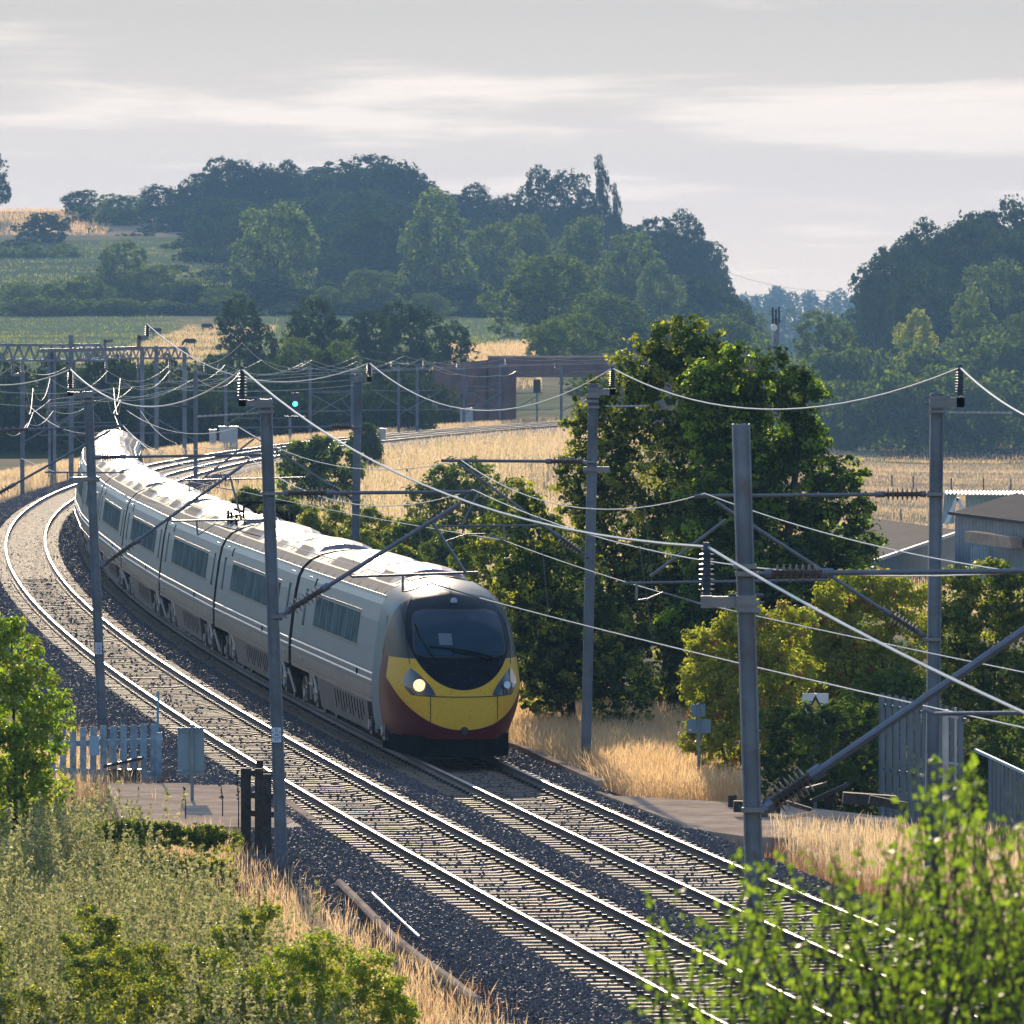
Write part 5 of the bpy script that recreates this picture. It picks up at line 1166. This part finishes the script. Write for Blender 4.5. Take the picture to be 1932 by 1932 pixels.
bo2 = thing('gantry_beam', 'long horizontal beam carrying the small brackets right of the gantry', 'beam', P(262, 655, 276)); MB().bar(P(75, 662, 276), P(270, 657, 276), .14, .12).build('beam', M['tube'], bo2)
MB().bar(P(198, 658, 276), P(198, 640, 276), .1).bar(P(198, 644, 276), P(214, 643, 276), .1, .1).build('bracket_arm', M['tube'], bo2)

# ------------------------------------------------------------------ signal, cabinets, bridge, buildings
def gz(px, D): X = (px - 966) * D / F; return X, float(TZ(X, D))
X, z = gz(547, 615); sg = thing('railway_signal', 'lineside signal showing a green light against the dark hedge', 'signal', (X, 615, z))
MB().bar((X, 615, z), (X, 615, P(547, 785, 615).z), .2).build('post', M['steel'], sg); p = P(557, 762, 615)
MB().box((p.x, 615, p.z), (.55, .2, 1.6)).box((p.x, 615, p.z - .9), (1.5, .5, .06)).build('signal_head', M['black'], sg); MB().bar((X, 615, P(0, 785, 615).z), (p.x, 615, p.z), .12).build('head_bracket', M['black'], sg)
MB().lathe((p.x, 614.9, p.z), (p.x, 614.8, p.z), [(0, .17), (1, .15)], 14).build('green_lamp', emit('green_aspect', (.05, 1., .72), 5.), sg)
M['cab'] = mat('cabinet_grey', (.42, .44, .46), .5, .1, .08, 2)
def cabinet(x0, x1, y0, D, label, dp=.7):
    xa, z = gz(x0, D); xb, _ = gz(x1, D); zt = P(0, y0, D).z; o = thing('relay_cabinet', label, 'cabinet', ((xa + xb) / 2, D, z)); cx = (xa + xb) / 2; w_ = xb - xa
    MB().box((cx, D, (z + zt) / 2), (w_, dp, zt - z)).build('cabinet_body', M['cab'], o); MB().box((cx, D, zt + .03), (w_ * 1.08, dp * 1.1, .07)).build('cabinet_roof', M['steel_lt'], o)
    for s_ in (-1, 1): MB().box((cx + s_ * w_ * .245, D - dp / 2 - .012, (z + zt) / 2), (w_ * .46, .02, (zt - z) * .86)).build('cabinet_door', M['cab'], o)
cabinet(414, 448, 806, 585, 'larger sunlit cabinet on the far verge behind the second big mast'); cabinet(868, 892, 771, 700, 'cabinet by the bridge abutment, behind a mast'); cabinet(714, 728, 810, 600, 'small pale cabinet right of the conical bush'); cabinet(395, 408, 812, 585, 'narrow cabinet left of the larger sunlit one')
X, z = gz(1013, 712); sg2 = thing('equipment_box', 'dark box on a slim post in the bridge opening', 'box', (X, 712, z))
MB().bar((X, 712, z), (X, 712, P(0, 740, 712).z), .14).build('post', M['steel'], sg2); MB().box((X, 712, P(0, 728, 712).z), (.6, .4, 1.1)).build('box_body', M['black'], sg2)
X, z = gz(376, 640)
# bridge
DB = 722
xa, xb, xc, xd = [(v - 966) * DB / F for v in (819, 921, 974, 1430)]; zr = lambda r_: P(966, r_, DB).z
bro = thing('brick_bridge', 'red brick overbridge with pale coping, half hidden behind the sycamore', 'bridge', ((xb + xc) / 2, DB, -1))
MB().box(((xb + xd) / 2, DB, (zr(674) + zr(707)) / 2), (xd - xb, .5, zr(674) - zr(707))).build('parapet', M['brick'], bro)
MB().box(((xb + xd) / 2, DB, zr(674) + .05), (xd - xb + .1, .62, .14)).build('coping', M['conc'], bro)
MB().box(((xc + xd) / 2 , DB + 3, (zr(704) + zr(712)) / 2), (xd - xc, 5, zr(704) - zr(712))).build('girder', M['steel'], bro)
wv = [(xa, DB - 6, -2), (xb, DB, -2), (xb, DB, zr(679)), (xa, DB - 6, zr(690))]; MB().add(wv + [(x, y + .6, z) for x, y, z in wv], [(0, 1, 2, 3), (4, 7, 6, 5), (3, 2, 6, 7), (0, 3, 7, 4)]).build('wing_wall', M['brick'], bro)
MB().box(((xb + xc) / 2, DB + 3.2, (zr(702) - 2) / 2), (xc - xb, 6.6, zr(702) + 2)).build('abutment', M['brick'], bro); MB().box((xd - 6, DB + 3.2, (zr(702) - 2) / 2), (12, 6.6, zr(702) + 2)).build('abutment', M['brick'], bro)
for x in (930, 958): xx = (x - 966) * DB / F; MB().box((xx, DB - .32, (zr(702) - 2) / 2), (.7, .2, zr(702) + 2)).build('pilaster', M['brick'], bro)

# corrugated sheds
def corrug(mb, A, B, Cc, n, depth, mi=0):
    """corrugated sheet: ribs run A->B, spread A->Cc"""
    A, B, Cc = Vector(A), Vector(B), Vector(Cc); nrm = (B - A).cross(Cc - A).normalized(); vs = []
    for i in range(n + 1):
        o = nrm * (depth if i % 2 else 0) + (Cc - A) * (i / n); vs += [A + o, B + o]
    mb.add(vs, [(2 * i, 2 * i + 1, 2 * i + 3, 2 * i + 2) for i in range(n)], mi)
M['asb'] = mat('weathered_roof_sheet', (.075, .062, .066), .9, 0, .2, .8, spec=.05, dirt=(.11, .09, .085)); M['clad'] = mat('blue_grey_cladding', (.17, .235, .28), .5, .1, .15, .7, dirt=(.10, .13, .15)); M['bluroof'] = mat('light_blue_sheet', (.34, .50, .60), .45, .1, .08, 1)
A, B, C2 = P(1600, 1078, 322), P(1824, 1002, 346), P(1628, 975, 356); Dd = A + (C2 - B)
s1 = thing('corrugated_shed', 'left shed with a dark ribbed roof and a sunlit white verge', 'shed', ((A.x + B.x) / 2, 334, -2))
mb = MB(); C3 = B + (C2 - B); A2 = A; corrug(mb, A, A + (C2 - B), B, 34, .12); mb.build('roof', M['asb'], s1)
MB().bar(A + Vector((0, -.06, .06)), B + Vector((0, -.06, .06)), .12, .12).build('verge_board', M['white'], s1)
zb_ = -2.3
mb = MB(); mb.add([A, B, (B.x, B.y, zb_), (A.x, A.y, zb_)], [(0, 3, 2, 1)]).add([B, C2, (C2.x, C2.y, zb_), (B.x, B.y, zb_)], [(0, 1, 2, 3)]).add([A, Dd, (Dd.x, Dd.y, zb_), (A.x, A.y, zb_)], [(0, 1, 2, 3)]); mb.build('wall', M['clad'], s1)
mb = MB()
for i in range(7): t_ = .35 + .04 * i; p = A.lerp(B, t_); mb.bar((p.x, p.y - .08, zb_), (p.x, p.y - .08, p.z - .9), .05)
mb.build('wall_slats', M['bluroof'], s1)
E1, E2, RG = P(1795, 967, 336), P(1990, 992, 318), P(1990, 895, 338)
s2 = thing('corrugated_shed', 'right shed with a weathered dark roof and blue-grey cladding', 'shed', ((E1.x + E2.x) / 2, 328, -2))
mb = MB(); corrug(mb, E1, P(1800, 962, 352) + Vector((2.6, 0, .72)), E2, 40, .10); mb.build('roof', M['asb'], s2)
mb = MB(); corrug(mb, (E1.x + .15, E1.y + .2, zb_), E1 + Vector((.15, .2, 0)), (E2.x + .15, E2.y + .2, zb_), 60, .03); mb.build('wall', M['clad'], s2)
MB().bar(E1 + Vector((-.1, -.1, -.02)), E2 + Vector((0, -.1, -.02)), .1, .12).build('gutter', M['asb'], s2)
p0 = P(1830, 1012, 329); p1 = P(1918, 1024, 324); MB().bar(p0, p1, .45, .42).build('door_canopy', M['conc'], s2)
mb = MB()
for i in range(14): p = P(1833 + i * 4.2, 1032, 330); mb.bar(p, (p.x, p.y, p.z - 1.5), .04)
mb.build('door_slats', M['bluroof'], s2)
s3 = thing('blue_canopy', 'light blue sheeted canopy with white truss posts behind the right shed', 'canopy', P(1800, 1000, 372))
mb = MB(); corrug(mb, P(1782, 930, 362), P(1780, 924, 372), P(2000, 932, 362), 60, .06); mb.build('roof', M['bluroof'], s3)
mb = MB(); corrug(mb, P(1777, 988, 364), P(1782, 930, 364), P(1800, 988, 364), 8, .05); corrug(mb, P(1822, 960, 364), P(1822, 934, 364), P(1990, 960, 364), 40, .05); mb.build('side_sheets', M['bluroof'], s3)
mb = MB(); mb.bar(P(1785, 990, 361), P(1806, 940, 361), .14); mb.bar(P(1806, 940, 361), P(1818, 962, 361), .14); mb.build('truss', M['white'], s3)

# telecom mast
X, z = gz(1465, 640); tm = thing('telecom_mast', 'slim telecom mast with upright antennas above the maple', 'mast', (X, 640, z)); top = P(1465, 600, 640)
MB().cyl((X, 640, z), (X, 640, top.z), .28, .2, 10).build('pole', M['steel'], tm)
for dx, y0, y1 in ((-6, 580, 612), (0, 583, 622), (6, 579, 610)): MB().bar(P(1464 + dx, y1, 639.5), P(1464 + dx, y0, 639.5), .17, .12).build('antenna', M['dark'], tm)
p = P(1460, 618, 639.4); MB().lathe(p, p + Vector((0, -.15, 0)), [(0, .26), (1, .24)], 14).build('dish', M['white'], tm)
mb = MB(); [mb.bar((X - .5, 640, top.z - h), (X + .5, 640, top.z - h), .05) for h in (.2, -.5)]; mb.build('headframe', M['steel'], tm)
# field fences: each post a part
def fence(label, pts, D, hgt, wd, m='wood_dk', wires=2):
    o = thing('field_fence', label, 'fence', (P(pts[0], 900, D).x, D, gz(pts[0], D)[1])); W_ = []
    for x in pts: X_, z_ = gz(x, D); MB().box((X_, D, z_ + hgt / 2), (wd, wd, hgt)).build('post', M[m], o); W_.append(Vector((X_, D, z_)))
    for k in range(wires): MB().tube([v + Vector((0, 0, hgt * (.45 + .4 * k))) for v in W_], .012, 4).build('strand', M['tube'], o)
    return o
fence('post and wire fence across the sunlit field above the sheds', [1560, 1629, 1683, 1723, 1795, 1856, 1907, 1960], 850, 1.35, .14)
fence('lone row of posts across the lower part of the sunlit field', [1640, 1700, 1811, 1900], 700, 1.2, .12, wires=1)
fence('pale rail fence at the far edge of the shaded field', list(range(1500, 1640, 20)), 1180, 1.3, .14, 'steel_lt', 2)
hj = thing('field_shelter_frame', 'pale blue frame and box at the far edge of the shaded field', 'frame', (gz(1535, 1150)[0], 1150, gz(1535, 1150)[1])); X_, z_ = gz(1530, 1150)
MB().box((X_ - .9, 1150, z_ + 1.1), (1.7, 1.2, 2.2)).build('box', M['bluroof'], hj); MB().bar((X_ + .3, 1150, z_), (X_ + .3, 1150, z_ + 2.6), .12).bar((X_ + 1.9, 1150, z_), (X_ + 1.9, 1150, z_ + 2.6), .12).bar((X_ + .3, 1150, z_ + 2.6), (X_ + 1.9, 1150, z_ + 2.6), .12).build('frame', M['bluroof'], hj)
# pylon
py_ = thing('electricity_pylon', 'tiny pylon arm just clearing the last skyline tree by the valley gap', 'pylon', (*[(1352 - 966) * 2600 / F, 2600], float(TZ((1352 - 966) * 2600 / F, 2600))))
b = Vector(py_['_w']); tp = P(1352, 485, 2600); mb = MB()
for sx_ in (-1, 1): mb.bar(b + Vector((sx_ * 3, 0, 0)), tp + Vector((sx_ * .3, 0, 0)), .25)
for k in range(9): t0, t1 = k / 9, (k + 1) / 9; mb.bar(b.lerp(tp, t0) + Vector((3 * (1 - t0), 0, 0)), b.lerp(tp, t1) - Vector((3 * (1 - t1), 0, 0)), .15)
a1 = P(1372, 501, 2600); mb.bar((tp.x, 2600, a1.z), a1, .2); mb.bar((tp.x, 2600, a1.z + 1.3), a1, .15); mb.build('lattice', M['steel'], py_); mb = MB().cyl(a1, a1 - Vector((0, 0, 2)), .15); mb.build('insulator', M['tube'], py_)
wire('faint power line falling right from the pylon arm', [a1 - Vector((0, 0, 2)), P(1560, 548, 2900)], [1.5], .06, m='tube')

# grazing cattle
def cow(px, py_, D, label, flip=1):
    X_, z_ = gz(px, D); o = thing('grazing_cow', label, 'cow', (X_, D, z_)); f = flip; mb = MB(); p = lambda x, z, y=0: (X_ + f * x * .72, D + y * .72, z_ + z * .7)
    mb.tube([p(-1.05, 1.15), p(-.9, 1.12), p(-.5, 1.05), p(.2, 1.02), p(.65, 1.12), p(.95, 1.1), p(1.2, .8), p(1.42, .42), p(1.52, .2)], [.1, .25, .3, .31, .3, .2, .14, .13, .08], 8)
    for lx in (-.8, .6):
        for ly in (-.18, .18): mb.tube([p(lx, .95, ly), p(lx + .05, .5, ly), p(lx, 0, ly)], [.12, .08, .07], 6)
    mb.tube([p(-1.05, 1.2), p(-1.18, .9), p(-1.15, .55)], [.04, .03, .04], 5); mb.build('body', M['dark'], o, smooth=True); return o
cow(241, 626, 1380, 'dark cow at the left, on the shaded part of the hillside pasture'); cow(359, 634, 1120, 'dark cow on the tan patch, left of the lone dark tree', -1); cow(390, 618, 1300, 'dark cow furthest up the tan patch, beside the lone dark tree'); cow(531, 610, 1380, 'dark cow right of the lone dark tree', -1); cow(295, 630, 1250, 'small dark cow between the other two left of the lone tree', -1)

# ------------------------------------------------------------------ lineside things
def slab(name, label, pts, z_up, th, m, cat, kind=None):
    vs = [(x, y, z + z_up) for x, y, z in pts]; n = len(vs); mb = MB().add(vs + [(x, y, z - th) for x, y, z in vs], [tuple(range(n))] + [tuple(range(2 * n - 1, n - 1, -1))] + [(i, i + n, (i + 1) % n + n, (i + 1) % n) for i in range(n)])
    o = mb.build(name, M[m], None, vs[0]); return tag(o, label, cat, kind=kind)
GP = lambda px, py_, z=-.20: (lambda D: Vector(((px - 966) * D / F, D, z)))(F * (H - z) / (py_ - HY))
slab('crossing_path', None, [GP(1128, 1500), GP(1490, 1520), GP(1700, 1545), GP(1620, 1590), GP(1400, 1578), GP(1290, 1562)], .0, .5, 'conc', None, 'structure')
slab('crossing_path', None, [GP(200, 1478), GP(470, 1478), GP(545, 1518), GP(572, 1545), GP(520, 1562), GP(230, 1556)], .0, .5, 'conc', None, 'structure')
slab('access_road', None, [GP(800, 1034, -.9), GP(820, 985, -.9), GP(1000, 978, -.9), GP(1080, 1010, -.9), GP(960, 1052, -.9)], .05, .2, 'conc', None, 'structure')
for (a, b, lab, w_) in [((931, 1392), (1010, 1424), 'upper length of pale concrete cable trough beside the train', .12), ((1012, 1425), (1134, 1479), 'pale concrete trough lid in front of the golden grass', .2), ((1128, 1500), (1292, 1562), 'pale kerb plank along the edge of the right crossing path', .1)]:
    p0, p1 = GP(*a, -.2), GP(*b, -.2); tag(MB().bar(p0, p1, w_, .12).build('cable_trough', M['conc'], None, p0), lab, 'trough')
p0, p1 = GP(538, 1514, -.2), GP(590, 1551, -.2); tag(MB().bar(p0, p1, .16, .1).build('timber_plank', M['conc'], None, p0), 'bleached plank lying on the ballast right of the plated mast', 'plank')
pts = [GP(*q_, -.17) for q_ in ((640, 1666), (680, 1706), (740, 1768), (800, 1815), (850, 1850), (900, 1890))]; tag(MB().tube(pts, .06, 8).build('cable_pipe', M['conc'], None, pts[0]), 'long pale cable pipe lying along the foot of the ballast', 'pipe')
pts = [GP(*q_, -.17) for q_ in ((702, 1686), (740, 1722), (790, 1768))]; tag(MB().tube(pts, .018, 6).build('thin_cable', M['white'], None, pts[0]), 'thin white cable lying on the ballast beside the pale pipe', 'cable')
# picket gate
D = 168.; xg, zg = gz(220, D); gt = thing('picket_gate', 'blue-grey picket gate on the left beside the leafy bush', 'gate', (xg, D, zg)); xs_ = [99, 119, 138, 157, 176, 195, 214, 233, 252, 271, 290]
for i, x in enumerate(xs_):
    t0 = 1366 + [14, 8, 10, 6, 5, 3, 4, 2, 2, 0, 0][i]; a, b = P(x, t0, D), P(x, 1468 + i * 2, D); MB().bar(b, a, .125, .03, up=(0, 1, 0)).build('picket', M['wood_gate'], gt)
for r0, r1 in ((1404, 1398), (1452, 1462)): MB().bar(P(92, r0, D + .06), P(300, r1, D + .06), .05, .11).build('rail', M['wood_gate'], gt)
MB().bar(P(299, 1495, D), P(300, 1382, D), .12, .12).build('post', M['wood_gate'], gt)
tag(MB().bar(P(297, 1380, D - .1), P(299, 1303, D - .1), .045, .02, up=(0, 1, 0)).build('marker_strip', mat('blue_strip', (.10, .35, .5), .5), None, P(297, 1380, D - .1)), 'thin bright blue strip standing up behind the gate post', 'marker')
tag(MB().bar(P(178, 1425, D - .2), P(178, 1388, D - .2), .2, .02, up=(0, 1, 0)).build('plastic_sheet', M['blueplastic'], None, P(178, 1425, D - .2)), 'light blue plastic sheet hung on the picket gate', 'sheet')
tb = thing('cattle_trough', 'black tray with a tilted lid leaning at the foot of the picket gate', 'tray', P(238, 1475, D - .8)); MB().box(P(236, 1462, D - .8), (.62, .4, .22)).build('tray', M['black'], tb); MB().bar(P(196, 1446, D - .8), P(270, 1430, D - .8), .45, .05).build('lid', M['black'], tb)
# sign back
D = 159.; xg, zg = gz(364, D); sb = thing('sign_back', 'large grey sign seen from behind beside the crossing path', 'sign', (xg, D, zg)); a, b = P(335, 1373, D), P(385, 1463, D)
MB().box(((a.x + b.x) / 2, D + .05, (a.z + b.z) / 2), (b.x - a.x, .02, a.z - b.z)).build('panel', M['sign_back'], sb); MB().bar((P(363, 1500, D).x, D, zg), P(362, 1367, D), .06, .06).build('post', M['steel'], sb)
for r_ in (1379, 1456): MB().bar(P(335, r_, D + .02), P(385, r_, D + .02), .03, .04).build('rail', M['steel'], sb)
MB().box(P(340, 1455, D + .03), (.06, .02, .05)).build('sticker', M['white'], sb)
# tarred gate posts
D = 146.; xg, zg = gz(490, D); gp2 = thing('tarred_gateway', 'dark timber gateway posts standing against the plated mast', 'gateway', (xg, D, zg))
for x, t0, dd_, w_ in ((464, 1449, .4, .17), (490, 1434, 1.2, .12), (488, 1450, .2, .13), (504, 1460, -.8, .14)): p = P(x, t0, D + dd_); MB().bar((p.x, D + dd_, float(TZ(p.x, D)) - .1), p, w_, w_, up=(0, 1, 0)).build('post', M['wood_dk'], gp2)
for r_ in (1458, 1500, 1534): MB().bar(P(466, r_, D + .3), P(540, r_ + 4, D + .3), .05, .1).build('rail', M['wood_dk'], gp2)
# small sign backs on the right
D = 164.; xg, zg = gz(1319, D); sb = thing('double_sign_back', 'two small grey signs on one post at the edge of the golden grass', 'sign', (xg, D, zg)); MB().bar((xg, D, zg), P(1318, 1327, D), .06, .06).build('post', M['steel'], sb)
for x0, y0, x1, y1 in ((1304, 1329, 1331, 1352), (1296, 1357, 1341, 1383)): a, b = P(x0, y0, D), P(x1, y1, D); MB().box(((a.x + b.x) / 2, D + .05, (a.z + b.z) / 2), (b.x - a.x, .02, a.z - b.z)).build('panel', M['sign_back'], sb)
MB().box(P(1302, 1377, D + .02), (.05, .02, .03)).build('sticker', M['white'], sb)
# warning sign
D = 158.2; a, b = P(1514, 1308, D), P(1563, 1380, D); xg = (a.x + b.x) / 2; zg = float(TZ(xg, D)); wsn = thing('warning_sign', 'white warning sign with a black and yellow triangle, half buried in brambles', 'sign', (xg, D, zg))
MB().box((xg, D, (a.z + b.z) / 2), (b.x - a.x, .015, a.z - b.z)).build('board', M['white'], wsn); MB().bar((xg, D + .05, zg), (xg, D + .05, a.z), .06).build('post', M['steel'], wsn)
tc_ = a.z - .05; tri = lambda s, o: MB().add([(xg - s, D - o, tc_ - .03 - s * 1.62 + (.0)), (xg + s, D - o, tc_ - .03 - s * 1.62), (xg, D - o, tc_ - (.16 - s) * .9 + .02)], [(0, 1, 2)])
tri(.16, .012).build('triangle_border', M['black'], wsn); MB().add([(xg - .11, D - .016, tc_ - .255), (xg + .11, D - .016, tc_ - .255), (xg, D - .016, tc_ - .07)], [(0, 1, 2)]).build('triangle_field', mat('sign_yellow', (.65, .5, .05), .5), wsn)
# steel palisade fences, pale by pale
M['pale'] = mat('blue_grey_steel_pale', (.13, .17, .21), .45, .35, .15, 2)
fn = thing('steel_fence', 'tall blue-grey steel palisade fence behind the bramble thicket', 'fence', (gz(1740, 155)[0], 155, gz(1740, 155)[1]))
for i, x in enumerate(np.arange(1664, 1826, 13.5)):
    D_ = 157 - i * .25; t0 = 1311 + i * 2.7; p = P(x, t0 + (rnd.random() - .5) * 3, D_); z_ = float(TZ(p.x, D_)); MB().add([(p.x - .06, D_, z_), (p.x - .02, D_ - .03, z_), (p.x + .02, D_ - .03, z_), (p.x + .055, D_, z_), (p.x - .06, D_, p.z), (p.x - .02, D_ - .03, p.z + .05), (p.x + .02, D_ - .03, p.z + .05), (p.x + .055, D_, p.z)],
                                                                         [(0, 1, 5, 4), (1, 2, 6, 5), (2, 3, 7, 6), (3, 0, 4, 7), (4, 5, 6, 7)]).build('fence_pale', M['pale'], fn)
for r_ in (0, 1): MB().bar(P(1664, 1330 + r_ * 120, 157.1), P(1822, 1358 + r_ * 120, 154.2), .05, .05).build('rail', M['pale'], fn)
gpz = thing('gate_post', 'pale galvanised gate post with stub rails right of the tall steel fence', 'post', P(1786, 1480, 150)); MB().cyl((P(1786, 0, 150).x, 150, float(TZ(P(1786, 1400, 150).x, 150))), P(1784, 1339, 150), .055, n=10).build('post', M['steel_lt'], gpz)
for r_ in (1352, 1440): MB().cyl(P(1772, r_ - 3, 150), P(1808, r_ + 3, 150), .025).build('stub_rail', M['steel_lt'], gpz)
MB().cyl(P(1803, 1480, 150), P(1803, 1335, 150), .02).build('side_rail', M['steel_lt'], gpz)
fn2 = thing('steel_fence', 'lower steel palisade fence running off the right edge', 'fence', (gz(1900, 150)[0], 150, gz(1900, 150)[1]))
for i, x in enumerate(np.arange(1868, 1990, 7.6)):
    D_ = 152 - i * .3; p = P(x, 1436 + i * 3.4, D_); z_ = float(TZ(p.x, D_)); MB().add([(p.x - .032, D_, z_), (p.x, D_ - .02, z_), (p.x + .03, D_, z_), (p.x - .032, D_, p.z), (p.x, D_ - .02, p.z + .05), (p.x + .03, D_, p.z)], [(0, 1, 4, 3), (1, 2, 5, 4), (2, 0, 3, 5), (3, 4, 5)]).build('fence_pale', M['pale'], fn2)
MB().bar(P(1840, 1415, 152.6), P(1990, 1485, 147), .05, .05).build('rail', mat('pale_blue_rail', (.35, .5, .62), .4, .3), fn2)
# dark scrap timbers
for i, (a, b, w_, h_, D_, lab) in enumerate([((1384, 1521), (1472, 1524), .3, .2, 154, 'thick dark baulk lying at the end of the crossing path'), ((1480, 1500), (1560, 1478), .3, .06, 153, 'dark plate tilted up to the right in the scrap heap'), ((1530, 1512), (1600, 1480), .28, .07, 153.5, 'dark plate leaning highest in the scrap heap'),
                                             ((1590, 1505), (1690, 1512), .35, .2, 152, 'long dark baulk at the right of the scrap heap'), ((1478, 1512), (1530, 1528), .3, .07, 151, 'dark plate lying flat at the left of the scrap heap'), ((1640, 1508), (1710, 1522), .2, .15, 151, 'short dark timber end by the steel fence'), ((1480, 1545), (1540, 1532), .12, .06, 148.5, 'bleached board end in front of the scrap heap')]):
    p0, p1 = P(*a, D_), P(*b, D_); tag(MB().bar(p0, p1, w_, h_).build('scrap_timber', M['conc' if i == 6 else 'wood_dk'], None, p0), lab, 'timber')
p = P(1382, 1500, 157); tag(MB().bar((p.x, 157, -.7), p, .16, .14, up=(0, 1, 0)).build('stub_post', M['wood_dk'], None, p), 'short dark stub post at the corner of the golden grass', 'post')
# tall dry dock stems by the gateway
for i, (x, y0, y1, D_, lab) in enumerate([(450, 1560, 1452, 147, 'tall withered dock stem left of the dark gateway'), (420, 1540, 1475, 150, 'thin dry stem on the left crossing path'), (350, 1545, 1484, 150, 'thin stem beside the foot of the grey sign back')]):
    a, b = P(x, y0, D_), P(x - 4, y1, D_); mb = MB().tube([a, a.lerp(b, .5) + Vector((.02, 0, 0)), b], [.012, .01, .005], 5); r = random.Random(i)
    for k in range(26 if i == 0 else 8): q_ = a.lerp(b, r.uniform(.5, 1)); mb.lathe(q_, q_ + Vector((r.uniform(-.05, .05), r.uniform(-.03, .03), r.uniform(-.05, .04))), [(0, .006), (.5, .014), (1, .004)], 4)
    tag(mb.build('dry_stem', M['wood_dk'], None, a), lab, 'plant')

# ------------------------------------------------------------------ air
hz = MB().box((0, 2020, 31), (3300, 4140, 90)); ho = hz.build('haze', [], None); ho['kind'] = 'stuff'
hm = bpy.data.materials.new('air_haze'); hm.use_nodes = True; t = NT(hm.node_tree); t.n.clear()
t.add('ShaderNodeOutputMaterial', {'Volume': t.add('ShaderNodeVolumePrincipled', {'Color': (.36, .64, 1., 1), 'Density': HAZE, 'Anisotropy': .0}).outputs[0]}); ho.data.materials.append(hm)
for o in bpy.data.objects:
    if '_w' in o: del o['_w']
